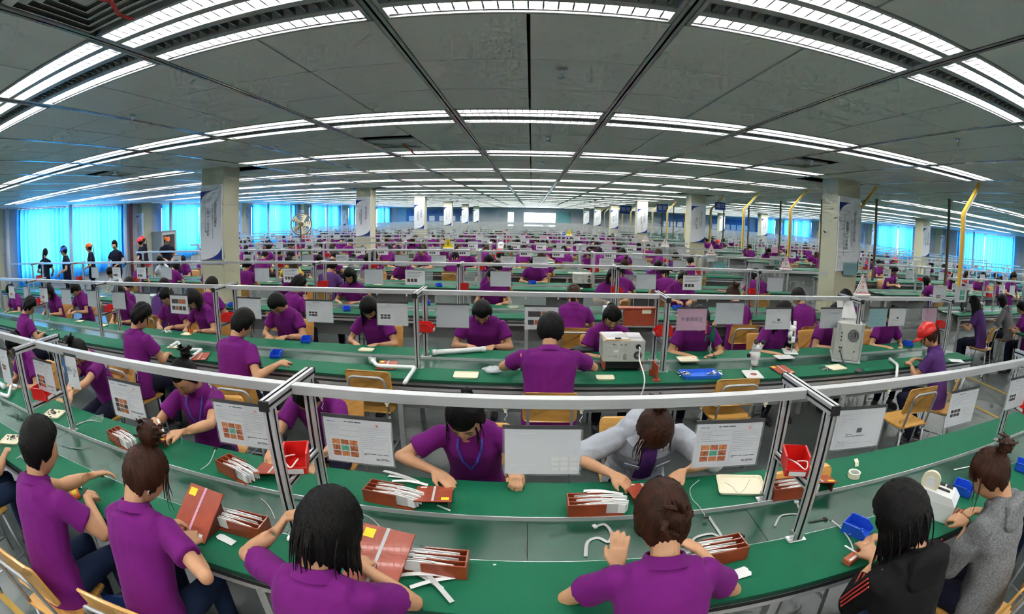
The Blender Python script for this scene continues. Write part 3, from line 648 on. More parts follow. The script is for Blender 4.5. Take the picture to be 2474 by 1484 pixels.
def make_person(name, P, det):
    """returns (body_mesh, [(child name, mesh)...]) in local coordinates: origin on the floor under the hips, facing +y"""
    sc = P.get('scale', .95); sz = P.get('seat', .46); lean = P.get('lean', .25); side = P.get('side', 0.0); tw = P.get('twist', 0.0); female = P.get('f', True); seed = P.get('seed', 1)
    stand = P.get('stand', False); wd = P.get('width', 1.0)*(.96 if female else 1.04)
    up = np.array([0, 0, 1.]); H0 = np.array([0, 0, (.86*sc if stand else sz+.095)])
    pts = [H0]; ang = [lean*.45]
    for L, a in ((.13, .55), (.13, .85), (.12, 1.1), (.075, 1.2), (.05, 1.15)):
        an = lean*a; d = unit(np.array([math.sin(side)*a, math.sin(an), math.cos(an)])); pts.append(pts[-1]+d*L*sc); ang.append(an)
    def frame(i):
        an = ang[i]; t = tw*min(1, i/4); f = np.array([-math.sin(t)*math.cos(an), math.cos(t)*math.cos(an), -math.sin(an)]); r = unit(np.array([math.cos(t), math.sin(t), -.35*side*i/4])); return r, unit(np.cross(np.cross(r, f), r)) 
    HW = [(.165, .118), (.142, .104), (.148, .112), (.166, .112), (.148, .086), (.066, .062)]
    k_ = wd*sc
    def torso(infl, lo=-.10, hi=6, shrink=1.0, n=18):
        rg_ = []; r, f = frame(0)
        base = pts[0]+up*lo
        rg_.append(ring(base, r, f, (HW[0][0]*.97*k_+infl)*shrink, (HW[0][1]*k_*1.02+infl)*shrink, n))
        for i in range(hi):
            r, f = frame(i); rg_.append(ring(pts[i]+f*(.012 if i in (2, 3) else 0), r, f, (HW[i][0]*k_+infl)*shrink, (HW[i][1]*k_+infl)*shrink, n))
        return rg_
    r4, f4 = frame(4); shl = {}; arms = {}
    l1, l2 = .275*sc, .235*sc
    for s, nm in ((-1, 'L'), (1, 'R')):
        S = pts[4]+r4*(s*.158*k_)+f4*.015-np.array([0, 0, .012])
        T = P.get(nm)
        if T is None: T = pts[0]+np.array([s*.12, .36, .20])
        T = np.array(T, float); pole = np.array(P.get('pole'+nm, (s*.75, -.25, -.75)), float)
        E, Wp = ik(S, T, l1, l2, pole); shl[nm] = S; arms[nm] = (S, E, Wp)
    body = MB(); n = 14
    body.loft(torso(-.03, .02, 6, .55, 12)); thin = .92 if female else 1.05
    neck_d = unit(np.array([math.sin(side)*.6, math.sin(lean*1.1+.12), math.cos(lean*1.1+.12)])); nb = pts[5]; hp, hy, hr = P.get('head', (lean+.35, 0, 0))
    Rh = np.array(Matrix.Rotation(hy, 3, 'Z') @ Matrix.Rotation(-hp, 3, 'X') @ Matrix.Rotation(hr, 3, 'Y'))
    hc = nb+neck_d*.065*sc+Rh@np.array([0, .028, .085*sc]); hs = P.get('hs', 1.06)*(.98 if female else 1.02)
    r5, f5 = frame(5); nt = hc+Rh@np.array([0, -.030, -.055])
    body.loft([ring(nb-neck_d*.05, r5, f5, .062*sc, .058*sc, n), ring(nb+neck_d*.02, r5, f5, .052*sc*(1 if female else 1.12), .052*sc, n), ring(nt, Rh[:, 0], Rh[:, 1], .050*sc*(1 if female else 1.1), .052*sc, n), ring(nt+Rh[:, 2]*.05, Rh[:, 0], Rh[:, 1], .045, .05, n)])
    nu, nv = (64, 44) if det > 1 else ((28, 20) if det == 1 else (14, 10))
    body.loft([[hc+Rh@(p*hs) for p in row] for row in head_grid(nu, nv)])
    for s in (-1, 1):
        if det: body.ell(hc+Rh@np.array([s*.076, -.010, -.008]), (.009, .017, .030), 10, 8, R=Rh@rotm(.15, 0, -s*.35))
    for nm, s in (('L', -1), ('R', 1)):
        S, E, Wp = arms[nm]; d1, d2 = unit(E-S), unit(Wp-E)
        A1 = unit(np.cross(d1, [.3, .2, 1])); B1 = np.cross(d1, A1); A2 = unit(np.cross(d2, [.3, .2, 1])); B2 = np.cross(d2, A2)
        body.loft([ring(S-d1*.02, A1, B1, .046*thin, .046*thin, n), ring(S+d1*l1*.35, A1, B1, .045*thin, .045*thin, n), ring(S+d1*l1*.8, A1, B1, .038*thin, .038*thin, n), ring(E+d1*.012, A1, B1, .033*thin, .033*thin, n)])
        body.ell(E, (.036*thin,)*3, 12, 10)
        # hand frame: finger direction and palm normal
        hd = P.get('hd'+nm); d = unit(hd) if hd is not None else unit(d2+np.array([-s*.25, .15, -.25])); pn = P.get('pn'+nm); pn = unit(pn) if pn is not None else np.array([-s*.25, 0, -1.])
        pn = unit(pn-d*np.dot(pn, d)); sd = np.cross(d, pn)*(-s)      # thumb side
        body.loft([ring(E-d2*.012, A2, B2, .034*thin, .034*thin, n), ring(E+d2*l2*.28, A2, B2, .038*thin, .037*thin, n), ring(E+d2*l2*.65, A2, B2, .030*thin, .030*thin, n), ring(Wp, sd, pn, .0265*thin, .020*thin, n), ring(Wp+d*.02, sd, pn, .027*thin, .017*thin, n)])
        q = .95 if female else 1.05
        body.loft([ring(Wp-d*.008+d*a*q, sd, pn, w*q, t*q, 12) for a, w, t in ((0, .023, .016), (.03, .033, .0155), (.06, .039, .014), (.088, .037, .012))])
        if det == 0: body.loft([ring(Wp+d*a*q+pn*b, sd, pn, w, t, 8) for a, b, w, t in ((.075, 0, .035, .014), (.12, .018, .032, .013), (.145, .045, .026, .011))]); continue
        cu = P.get('curl'+nm, .45)
        for fi, (o_, L) in enumerate(((.0285, .068), (.0095, .077), (-.0095, .072), (-.028, .056))):
            p = Wp+d*.080*q+sd*o_*q; dd = unit(d+sd*o_*3.2); fp = [p-dd*.012]; a = 0
            for si, fr_ in enumerate((.46, .30, .24)):
                a += cu*(.55 if si == 0 else 1.0)*(1+.12*fi)+(.06 if si == 0 else 0)
                v = unit(dd*math.cos(a)+pn*math.sin(a)); fp.append(fp[-1]+v*(L*fr_*q+(.012 if si == 0 else 0)))
            fp.append(fp[-1]+unit(fp[-1]-fp[-2])*.005)
            rr = .0094*q if det > 1 else .0100*q
            body.tube(fp, [rr*1.06, rr*1.02, rr*.95, rr*.88, rr*.55], 8)
        p = Wp+d*.022*q+sd*.026*q; t1 = unit(d*.75+sd*.62+pn*.30); t2 = unit(d*.95+sd*.12+pn*(.35+.4*cu))
        body.tube([p-t1*.012, p+t1*.034*q, p+t1*.034*q+t2*.026*q, p+t1*.034*q+t2*.046*q], [.0135*q, .0115*q, .0100*q, .0065*q], 8)
    vx = {2: .0056, 1: .0098, 0: .015}[det]
    out = []
    body_me = remesh(body, 'person', 'skin', vx, {2: 2, 1: 2, 0: 1}[det])
    # ---- shirt
    shirt = P.get('shirt', 'purple'); sm = SHIRTS[shirt]; loose = {'jacket': .030, 'hoodie': .028, 'black': .026}.get(shirt, .015); long_ = shirt in ('jacket', 'hoodie', 'black'); m = MB()
    tr = torso(loose, -.13 if not stand else -.16, 5); rr5, ff5 = frame(5); tr.append(ring(pts[4]+(pts[5]-pts[4])*.55, rr5, ff5, .098*sc+loose*.5, .082*sc+loose*.4, 18)); tr.append(ring(pts[5]+neck_d*.004, rr5, ff5, .062*sc, .058*sc, 18)); m.loft(tr)
    for nm, s in (('L', -1), ('R', 1)):
        S, E, Wp = arms[nm]; d1 = unit(E-S); A1 = unit(np.cross(d1, [.3, .2, 1])); B1 = np.cross(d1, A1); q = loose+.003; e = P.get('sleeve', .62)
        if not long_:
            m.loft([ring(S-d1*.035, A1, B1, .030, .030, n), ring(S-d1*.005, A1, B1, .044*thin+q*.8, .044*thin+q*.8, n), ring(S+d1*l1*.3, A1, B1, .046*thin+q*.9, .046*thin+q*.9, n), ring(S+d1*l1*e, A1, B1, .048*thin+q*1.15, .048*thin+q*1.15, n)])
        else:
            d2 = unit(Wp-E); A2 = unit(np.cross(d2, [.3, .2, 1])); B2 = np.cross(d2, A2); fe = P.get('sleeve', .45)
            m.loft([ring(S-d1*.035, A1, B1, .030, .030, n), ring(S-d1*.005, A1, B1, .046+q*.55, .046+q*.55, n), ring(S+d1*l1*.5, A1, B1, .045+q*.6, .045+q*.6, n), ring(E+d1*.01, A1, B1, .038+q*.6, .038+q*.6, n)]); m.ell(E, (.040+q*.55,)*3, 12, 10)
            m.loft([ring(E-d2*.01, A2, B2, .038+q*.6, .038+q*.6, n), ring(E+d2*l2*fe*.6, A2, B2, .040+q*.5, .040+q*.5, n), ring(E+d2*l2*fe, A2, B2, .034+q*.45, .034+q*.45, n)])
    m.loft([ring(pts[4]-up*.03*0-r4*.135*k_, unit(np.cross(r4, f4)), f4, .034+loose, .046+loose*.6, 14), ring(pts[4]+(pts[5]-pts[4])*.25, unit(np.cross(r4, f4)), f4, .060+loose*.6, .062+loose*.5, 14), ring(pts[4]+r4*.135*k_, unit(np.cross(r4, f4)), f4, .034+loose, .046+loose*.6, 14)])
    fold = folds({'jacket': .011, 'hoodie': .008, 'black': .006}.get(shirt, .0036), seed)
    sh = remesh(m, 'shirt', sm, {2: .0105, 1: .0155, 0: .021}[det], {2: 3, 1: 1, 0: 1}[det], fold); out.append(('jacket' if long_ else 'shirt', sh))
    if det:
        # collar band, open at the front
        m = MB(); ins = []; a0, a1 = (PI/2+.32, PI/2+2*PI-.32); nn = 26; cr = 1.65 if shirt == 'jacket' else 1.0
        rows = [[], [], [], []]
        for i in range(nn+1):
            a = a0+(a1-a0)*i/nn; dr = rr5*math.cos(a)+ff5*math.sin(a); fr = abs(math.cos((a-PI/2)/2)); pt = .016*fr**6
            for k2, (rad, zz) in enumerate(((.060, .0), (.061, .030), (.068, .031), (.088*cr+pt, -.010-.8*pt))): rows[k2].append(pts[5]+dr*rad*sc+neck_d*(zz*sc-.018*math.sin(a)*0))
        if shirt not in ('hoodie', 'black'):
            m.loft(rows, cap=False, closed=False); out.append(('collar', m.mesh('collar', G[sm], True)))
        else:                                   # hood lying on the back
            hb = pts[4]-ff5*.098*sc-up*.015; RR = np.stack([rr5, ff5, np.cross(rr5, ff5)], 1); m.ell(hb, (.125, .034, .085), 18, 12, R=RR); m.ell(hb+up*.05+ff5*.02, (.115, .045, .045), 18, 12, R=RR); m.ell(hb-up*.055-ff5*.004, (.07, .026, .05), 14, 10, R=RR)
            m.tube([pts[5]+(rr5*math.cos(a)+ff5*math.sin(a))*.080+neck_d*(-.004) for a in [PI/2+.5+i*(2*PI-1)/16 for i in range(17)]], .024, 10)
            out.append(('hood', remesh(m, 'hood', sm, .010 if det > 1 else .014, 3, folds(.004, seed+3))))
        if shirt == 'jacket':
            m = MB(); rows = []
            for i in (1, 2, 3, 4, 5):
                r_, f_ = frame(i); hw = (.055, .05, .045, .04, .03)[i-1]; dep = HW[i][1]*k_+loose+.034 if i < 5 else .066
                rows.append([pts[i]+r_*(hw*q)+f_*(dep*(1-.10*q*q)) for q in (-1, -.5, 0, .5, 1)])
            m.loft(rows, cap=False, closed=False); out.append(('inner_shirt', m.mesh('inner_shirt', G['purple_dark'], True)))
            for s in (-1, 1):
                m = MB(); r_, f_ = frame(3); c_ = pts[3]+r_*s*.085+f_*(.108*k_+loose+.012)-up*.035; R_ = np.stack([r_, f_, np.cross(r_, f_)], 1)@rotm(0, 0, -s*.35); m.obox(c_, (.085, .006, .03), R_); out.append(('pocket_flap', m.mesh('pocket_flap', G[sm])))
        if shirt == 'black':
            for nm, s in (('L', -1), ('R', 1)):
                S, E, Wp = arms[nm]; o1 = unit(np.array([s*.6, -.25, .75]))
                for q, mt in ((-.016, 'stamp_red'), (0, 'stamp_red'), (.016, 'stamp_red')):
                    d1 = unit(E-S); n1 = unit(o1-d1*np.dot(o1, d1)); b1 = np.cross(d1, n1); d2 = unit(Wp-E); n2 = unit(o1-d2*np.dot(o1, d2)); b2_ = np.cross(d2, n2)
                    m = MB(); m.tube([S+n1*.064+b1*q, S+d1*l1*.5+n1*.064+b1*q, E-d1*.02+n1*.058+b1*q, E+d2*l2*.25+n2*.055+b2_*q, E+d2*l2*.5+n2*.050+b2_*q], .0035, 6); out.append(('stripe', m.mesh('stripe', G[mt])))
            for q, mt in ((-.018, 'stamp_red'), (0, 'white'), (.018, 'stamp_red')):
                r_, f_ = frame(0); r1, f1 = frame(1)
                m = MB(); m.tube([pts[0]-up*.12+r_*(.165*k_+.026)*.80-f_*((.118*k_+.026)*.62-q)+r_*q, pts[0]+r_*(.165*k_+.026)*.80-f_*((.118*k_+.026)*.62-q)+r_*q, pts[1]+r1*(.142*k_+.026)*.78-f1*((.104*k_+.026)*.64-q)+r1*q], .006, 6); out.append(('stripe', m.mesh('stripe', G[mt])))
        if P.get('face', False):
            fm = lambda nm_, mb, mt: out.append((nm_, mb.mesh(nm_, G[mt], True)))
            for s in (-1, 1):
                e = MB(); e.tube([hc+Rh@(np.array([s*x, .0845-abs(x-.03)*.25, z])*hs) for x, z in ((.017, .0095), (.024, .0125), (.031, .0130), (.038, .0118), (.045, .0085))], [.0008, .0022, .0026, .0022, .0008], 6); fm('eyelid', e, 'brow')
                e = MB(); e.tube([hc+Rh@(np.array([s*x, .0885-x*.22, z])*hs) for x, z in ((.014, .031), (.026, .0345), (.038, .033), (.048, .028))], [.0014, .0026, .0024, .0008], 6); fm('eyebrow', e, 'brow')
            e = MB(); e.ell(hc+Rh@(np.array([0, .0885, -.0545])*hs), (.019, .006, .0042), 14, 8, R=Rh); fm('upper_lip', e, 'lips'); e = MB(); e.ell(hc+Rh@(np.array([0, .0880, -.0615])*hs), (.016, .006, .0048), 14, 8, R=Rh); fm('lower_lip', e, 'lips')
            if P.get('lanyard'):
                m = MB()
                for s in (-1, 1): m.tube([pts[5]+rr5*s*.058+ff5*.035, pts[4]+rr5*s*.06+ff5*.115, pts[3]+rr5*s*.035+ff5*.15, pts[2]+ff5*.15+up*.03], .006, 6, flat=.3)
                out.append(('lanyard', m.mesh('lanyard', G['lanyard'])))
    # ---- trousers and shoes
    if P.get('legs', True):
        m = MB(); tn = SHIRTS and P.get('trousers', 'navy')
        r0, f0 = frame(0); sh_l = []
        m.loft([ring(H0+up*.06, r0, f0, .148*k_, .110*k_, n), ring(H0, r0, f0, .160*k_, .118*k_, n), ring(H0-up*.085, r0, f0, .150*k_, .118*k_, n)])
        for s in (-1, 1):
            h = H0+np.array([s*.085*k_, 0, -.02])
            if stand: kn = h+np.array([s*.01, .02, -.40*sc]); an = kn+np.array([0, -.03, -.36*sc])
            else: kn = np.array([s*P.get('knee', .12), .40*sc, sz+.03]); an = np.array([s*.13, P.get('ankle', .36)*sc, .085])
            dk = unit(kn-h); A = unit(np.cross(dk, [1, .1, .05])); Bv = np.cross(dk, A)
            m.loft([ring(h-dk*.04, A, Bv, .075, .075, n), ring(h+dk*.08, A, Bv, .082, .082, n), ring(h+(kn-h)*.6, A, Bv, .068, .068, n), ring(kn+dk*.02, A, Bv, .054, .054, n)]); m.ell(kn, (.056,)*3, 12, 8)
            da = unit(an-kn); A = unit(np.cross(da, [1, .1, .05])); Bv = np.cross(da, A)
            m.loft([ring(kn-da*.02, A, Bv, .055, .055, n), ring(kn+(an-kn)*.35, A, Bv, .056, .056, n), ring(an, A, Bv, .044, .044, n)])
            sh_l.append(an)
        out.append(('trousers', remesh(m, 'trousers', tn, .018 if det > 1 else .024, 2, folds(.004, seed+9))))
        for an in sh_l:
            m = MB(); b = np.array([an[0], an[1], 0])
            m.loft([[b+np.array([.040*math.cos(t)*(1.0 if math.sin(t) < 0 else .95)*w, .045+.115*math.sin(t)*w2, z]) for t in [2*PI*q/16 for q in range(16)]] for z, w, w2 in ((0, .95, .98), (.018, 1.05, 1.05), (.04, 1, 1), (.062, .8, .72))])
            m.tube([b+np.array([0, -.01, .05]), b+np.array([0, -.015, .11])], [.040, .038], 12)
            out.append(('shoe', m.mesh('shoe', G['shoe'], True)))
    # ---- hair or cap
    st = P.get('hair', 'pony' if female else 'short'); P_SIDE[0] = P.get('hside', 1)
    out.append(('hair', hair_mesh(st, Rh*hs, hc, seed, det, P.get('bangs', .5), P.get('hairmat', 'hair_black'), bun=P.get('bun', 1.0))))
    if P.get('cap'):
        m = MB(); rows = []
        for i in range(1, 9):
            t = PI*.5*i/8*1.04; rows.append([hc+Rh@np.array([.099*math.sin(t)*math.cos(a), .118*math.sin(t)*math.sin(a), .035+.112*math.cos(t)]) for a in [2*PI*q/20 for q in range(20)]])
        m.loft(rows)
        br = [[], []]
        for q in range(11):
            a = PI*(.18+.64*q/10); br[0].append(hc+Rh@np.array([.095*math.cos(a), .112*math.sin(a), .036])); br[1].append(hc+Rh@np.array([.092*math.cos(a), .112*math.sin(a)+.075*math.sin(PI*q/10)**.6, .022]))
        m.loft([br[0], br[1], [p-Rh[:, 2]*.005 for p in br[1]], [p-Rh[:, 2]*.005 for p in br[0]]], cap=False, closed=False)
        m.ell(hc+Rh@np.array([0, 0, .148]), (.008, .008, .004), 8, 6)
        out.append(('cap', m.mesh('cap', G[P['cap']], True)))
    if P.get('earring'):
        for s in (-1, 1):
            m = MB(); m.tube([hc+Rh@np.array([s*.083, -.012+.011*math.cos(a), -.048+.011*math.sin(a)]) for a in [2*PI*i/12 for i in range(13)]], .0018, 6); out.append(('earring', m.mesh('earring', G['chrome'])))
    return body_me, out
PCACHE = {}
def place_person(loc, rz, P, det, label, group, key=None):
    k = key or None
    if k is None or k not in PCACHE:
        pm_ = make_person('person', P, det)
        if k: PCACHE[k] = pm_
    else: pm_ = PCACHE[k]
    o = ob('person', pm_[0], None, (loc[0], loc[1], 0), (0, 0, rz)); tag(o, label, 'person', group)
    for nm, me in pm_[1]: ob(nm, me, o)
    return o
def local_pose(P, loc, rz):
    """hand targets given in hall coordinates -> person coordinates"""
    c, s = math.cos(-rz), math.sin(-rz); Q = dict(P)
    for k in ('L', 'R'):
        if k in Q:
            x, y, z = Q[k][0]-loc[0], Q[k][1]-loc[1], Q[k][2]; Q[k] = (x*c-y*s, x*s+y*c, z)
    return Q
# ---- chair: bent plywood seat and back on a tube frame
def chair_meshes():
    out = []
    m = MB(); rows = []
    for q in range(9):
        y = -.19+.38*q/8; z = .445+.012*(abs(y)/.19)**2-(.012 if q == 8 else 0); w = .185 if 0 < q < 8 else .17
        rows.append([(-w, y, z), (w, y, z), (w, y, z+.014), (-w, y, z+.014)])
    m.loft(rows); out.append(('seat', m.mesh('seat', G['wood'])))
    m = MB(); poly = []
    W, Hh, r = .195, .125, .035
    for cx, cz, a0 in ((W-r, Hh-r, 0), (-W+r, Hh-r, PI/2), (-W+r, -Hh+r, PI), (W-r, -Hh+r, 1.5*PI)):
        for q in range(5): a = a0+PI/2*q/4; poly.append((cx+r*math.cos(a), cz+r*math.sin(a)))
    def bk(x, z, o): return (x, -.205-.12*(z)/.5+.05*(x/.195)**2+o-.02, .700+z)
    m.loft([[bk(x, z, -.007) for x, z in poly], [bk(x, z, .007) for x, z in poly]]); out.append(('backrest', m.mesh('backrest', G['wood'])))
    m = MB(); pts = [(-.155, -.17, .43), (-.155, -.20, .58), (-.155, -.232, .71)]+[(-.155+.05*(1-math.cos(a)), -.239-.012*math.sin(a), .73+.05*math.sin(a)) for a in (.4, .8, 1.2, 1.57)]
    pts = pts+[(-x, y, z) for x, y, z in reversed(pts)]; m.tube(pts, .011, 8); out.append(('back_tube', m.mesh('back_tube', G['tubegrey'], True)))
    for sx in (-1, 1):
        m = MB(); m.tube([(sx*.155, -.16, .435), (sx*.165, -.22, .0)], .011, 8); out.append(('leg', m.mesh('leg', G['tubegrey'], True)))
        m = MB(); m.tube([(sx*.155, .13, .435), (sx*.165, .17, .0)], .011, 8); out.append(('leg', m.mesh('leg', G['tubegrey'], True)))
        m = MB(); m.tube([(sx*.163, -.205, .12), (sx*.163, .158, .12)], .008, 8); out.append(('side_stretcher', m.mesh('side_stretcher', G['tubegrey'], True)))
        m = MB(); m.tube([(sx*.150, -.18, .434), (sx*.150, .17, .434)], .010, 8); out.append(('seat_rail', m.mesh('seat_rail', G['tubegrey'], True)))
    m = MB(); m.tube([(-.163, .0, .12), (.163, .0, .12)], .008, 8); out.append(('cross_stretcher', m.mesh('cross_stretcher', G['tubegrey'], True)))
    return out
CHAIR = chair_meshes()
wm = MB()
for nm, me in CHAIR:
    mi = 0 if nm in ('seat', 'backrest') else 1; wm.add([v.co[:] for v in me.vertices], [tuple(p.vertices) for p in me.polygons], mi)
CHAIR_FAR = wm.mesh('chair', [G['wood'], G['tubegrey']], False)
def place_chair(x, y, rz, label, detail=True, group='workshop chairs'):
    if detail:
        t = thing('chair', label, 'chair', (x, y, 0), rz, group)
        for nm, me in CHAIR: ob(nm, me, t)
        return t
    return tag(ob('chair', CHAIR_FAR, None, (x, y, 0), (0, 0, rz)), label, 'chair', group)
# ================================================================== SMALL THINGS: shapes shared by copies
def inst(name, parts, label, cat, loc, rz=0, group=None, rx=0, ry=0):
    t = thing(name, label, cat, loc, rz, group); t.rotation_euler = (rx, ry, rz)
    for p in parts: ob(p[0], p[1], t)
    return t
# red parts bin
def bin_parts(L, W, H, matn, lab=True):
    m = MB(); t = .003; f = .55
    m.box(-W/2, W/2, -L/2, L/2, 0, t)
    m.add([(-W/2, L/2, 0), (W/2, L/2, 0), (W/2, L/2, H), (-W/2, L/2, H), (-W/2, L/2-t, 0), (W/2, L/2-t, 0), (W/2, L/2-t, H), (-W/2, L/2-t, H)], [(0, 1, 2, 3), (5, 4, 7, 6), (3, 2, 6, 7), (0, 3, 7, 4), (1, 5, 6, 2)])
    for s in (-1, 1):
        x0, x1 = s*W/2, s*(W/2-t)
        p = [(-L/2, 0), (L/2, 0), (L/2, H), (-L/2+.035, H), (-L/2-.008, H*.45)]
        m.add([(x0, a, b) for a, b in p]+[(x1, a, b) for a, b in p], [(0, 1, 2, 3, 4), (9, 8, 7, 6, 5)]+[(i, i+5, (i+1) % 5+5, (i+1) % 5) for i in range(5)])
        m.box(min(x0, s*(W/2+.006)), max(x0, s*(W/2+.006)), -L/2+.035, L/2, H-.004, H)
    m.add([(-W/2, -L/2, 0), (W/2, -L/2, 0), (W/2, -L/2-.008, H*.45), (-W/2, -L/2-.008, H*.45), (-W/2, -L/2+t, 0), (W/2, -L/2+t, 0), (W/2, -L/2-.005, H*.45), (-W/2, -L/2-.005, H*.45)], [(0, 1, 2, 3), (5, 4, 7, 6), (3, 2, 6, 7)])
    out = [('bin_body', m.mesh('bin_body', G[matn]))]
    if lab: out.append(('label_card', MB().box(-W*.36, W*.36, -L/2-.0095, -L/2-.006, H*.10, H*.36).mesh('label_card', G['offwhite'])))
    return out
BIN_R = bin_parts(.155, .105, .078, 'red'); BIN_B = bin_parts(.13, .10, .055, 'blue', False)
# wooden strip box: three lanes, open at the -x end
def filebox_parts():
    L, W, H, t = .185, .092, .058, .005; out = []
    out.append(('base', MB().box(-L/2-.03, L/2, -W/2, W/2, 0, .005).mesh('base', G['boxwood'])))
    for s in (-1, 1): out.append(('side_panel', MB().box(-L/2+.04, L/2, s*W/2-(t if s > 0 else 0), s*W/2+(0 if s > 0 else t), .005, H).mesh('side_panel', G['boxwood'])))
    out.append(('end_panel', MB().box(L/2-t, L/2, -W/2+t, W/2-t, .005, H).mesh('end_panel', G['boxwood'])))
    for q in (-.0145, .0145):
        m = MB(); m.box(-L/2+.01, L/2-t, q-.002, q+.002, .005, H*.96); m.box(-L/2+.01, -L/2+.055, q-.0025, q+.0025, H*.96, H*.985, 1); out.append(('divider', m.mesh('divider', [G['boxwood'], G['white']])))
    return out
FBOX = filebox_parts()
def strip_mesh(L, w, arc, seed, matn='white', n=9, t=.0012, wav=0.0):
    rg = random.Random(seed); rows = []; ph = rg.uniform(0, 6)
    for i in range(n):
        s = i/(n-1); x = -L/2+L*s; z = arc*math.sin(PI*s)+wav*math.sin(s*7+ph); y = wav*1.5*math.sin(s*5+ph*2)
        ww = w*(.75+.25*math.sin(s*9+ph)**2) if wav else w
        rows.append([(x, y-ww/2, z), (x, y+ww/2, z), (x, y+ww/2, z+t), (x, y-ww/2, z+t)])
    return MB().loft(rows).mesh('strip', G[matn])
STRIPS = [strip_mesh(.16+.012*(i % 4), .020, .006+.003*(i % 3), i, 'white' if i % 3 else 'ribbon') for i in range(6)]
STRIPV = []                                     # strips standing on edge in the lanes
for i in range(5):
    rows = []; 
    for q in range(9):
        s = q/8; x = -.105+.19*s; b = .004*math.sin(s*4+i); rows.append([(x, b-.0016, .008), (x, b+.0016, .008), (x, b+.0016, .046+.008*math.sin(PI*s)), (x, b-.0016, .046+.008*math.sin(PI*s))])
    STRIPV.append(MB().loft(rows).mesh('strip', G['white'] if i % 4 else G['ribbon']))
NBOX = [0]
def file_box(px, py, rz, label, sl, z=ZD):
    p = at(px, py, z=z+.03); p.z = z; t = inst('strip_box', FBOX, label, 'box', p, rz, 'brown strip boxes')
    b = thing('strip_bundle', 'bundle of pale strips standing in the %s' % sl, 'strip bundle', (p.x, p.y, z+.0055), rz, 'strip bundles')
    for q in range(9):
        lane = (-.030, .0, .030)[q % 3]; i = q % 5
        ob('strip', STRIPV[i], b, (-.022-.006*(q % 4), lane+(q//3-1)*.0055, -.002), (0, 0, .02*((q*7) % 5-2)))
    t.scale = b.scale = (1.16, 1.16, 1.16)
    return t
# work board: rust-red plate with a channel, sticker and wedge feet
def board_parts(chan, sticker=(.055, .072), tag_=True):
    W, L, T = .172, .205, .007; out = []
    out.append(('plate', MB().bevbox(-W/2, W/2, -L/2, L/2, 0, T, .0015).mesh('plate', G['board'])))
    out.append(('channel', MB().box(-.0055, .0055, -L/2+.004, L/2, T, T+.0012).mesh('channel', G[chan])))
    out.append(('sticker', MB().box(-sticker[0]-.018, -sticker[0]+.018, sticker[1]-.016, sticker[1]+.016, T, T+.0007).mesh('sticker', G['yellow'])))
    if tag_: out.append(('paper_tag', MB().box(.038, .068, -.09, -.074, T, T+.0007).mesh('paper_tag', G['paper'])))
    return out
BOARD = board_parts('ribbon'); BOARD_P = board_parts('pink')
WEDGE = {}
def work_board(p, rz, tilt, label, parts=BOARD, flip=False):
    """p: place of the plate's lower front edge centre on the worktop; rises away from it by tilt"""
    t = thing('work_board', label, 'board', p, rz, 'rust-red work boards'); L = .205
    for nm, me in parts:
        o = ob(nm, me, t, (0, math.cos(tilt)*L/2, math.sin(tilt)*L/2+.004), (tilt, 0, PI if flip else 0))
    if tilt > .08:
        k = round(tilt, 2)
        if k not in WEDGE:
            y1, z1 = math.cos(tilt)*L*.9, math.sin(tilt)*L*.9
            WEDGE[k] = MB().loft([[(-.004, .012, 0), (-.004, y1, 0), (-.004, y1, z1), (-.004, .012, math.tan(tilt)*.012)], [(.004, .012, 0), (.004, y1, 0), (.004, y1, z1), (.004, .012, math.tan(tilt)*.012)]]).mesh('wedge', G['boxwood_dark'])
        for s in (-.07, .07): ob('wedge', WEDGE[k], t, (s, 0, .001))
    return t
# cream tray
def tray_parts(L, W, matn='cream', H=.014):
    m = MB(); r = .015
    def rr(l, w, z, k=r):
        o = []
        for cx, cy, a0 in ((l/2-k, w/2-k, 0), (-l/2+k, w/2-k, PI/2), (-l/2+k, -w/2+k, PI), (l/2-k, -w/2+k, 1.5*PI)):
            for q in range(4): a = a0+PI/2*q/3; o.append((cx+k*math.cos(a), cy+k*math.sin(a), z))
        return o
    m.loft([rr(L-.012, W-.012, 0), rr(L, W, H), rr(L-.008, W-.008, H), rr(L-.018, W-.018, .003)])
    return [('tray_body', m.mesh('tray_body', G[matn]))]
TRAY = tray_parts(.20, .155); TRAYS = tray_parts(.15, .11)
def tray(px, py, rz, label, small=False, z=ZD):
    p = at(px, py, z=z+.01); p.z = z+.0005; return inst('parts_tray', TRAYS if small else TRAY, label, 'tray', p, rz, 'cream parts trays')
# loose flat cables
def cable(pts, label, w=.006, matn='ribbon', flat=.25, name='flat_cable', end=None, grp='loose cables'):
    P = [np.array(p, float) for p in pts]; Q = []
    for i in range(len(P)-1):
        a, b, c, d = P[max(i-1, 0)], P[i], P[i+1], P[min(i+2, len(P)-1)]
        for k in range(5):
            t = k/5; Q.append(.5*((2*b)+(-a+c)*t+(2*a-5*b+4*c-d)*t*t+(-a+3*b-3*c+d)*t**3))
    Q.append(P[-1]); o0 = Vector(Q[0]); Q = [q-np.array(o0) for q in Q]
    t = thing(name, label, 'cable', o0, 0, grp)
    m = MB(); m.tube(Q, w, 6, flat=flat); m.build('lead', G[matn], t, True)
    if end:
        d = unit(Q[-1]-Q[-2]); e1 = np.array([-d[1], d[0], 0]); e1 = unit(e1) if np.linalg.norm(e1) > .1 else np.array([1., 0, 0]); m = MB(); m.obox(Q[-1]+d*.006+[0, 0, .001], (.016, .024, .008), np.stack([d, e1, np.cross(d, e1)], 1)); m.build('plug', G[end], t)
    return t
def cpx(pts, z=ZD+.003): return [tuple(at(a, b, z=(c if len(q) > 2 else z))) for q in pts for a, b, c in [(q+(z,))[:3]]]
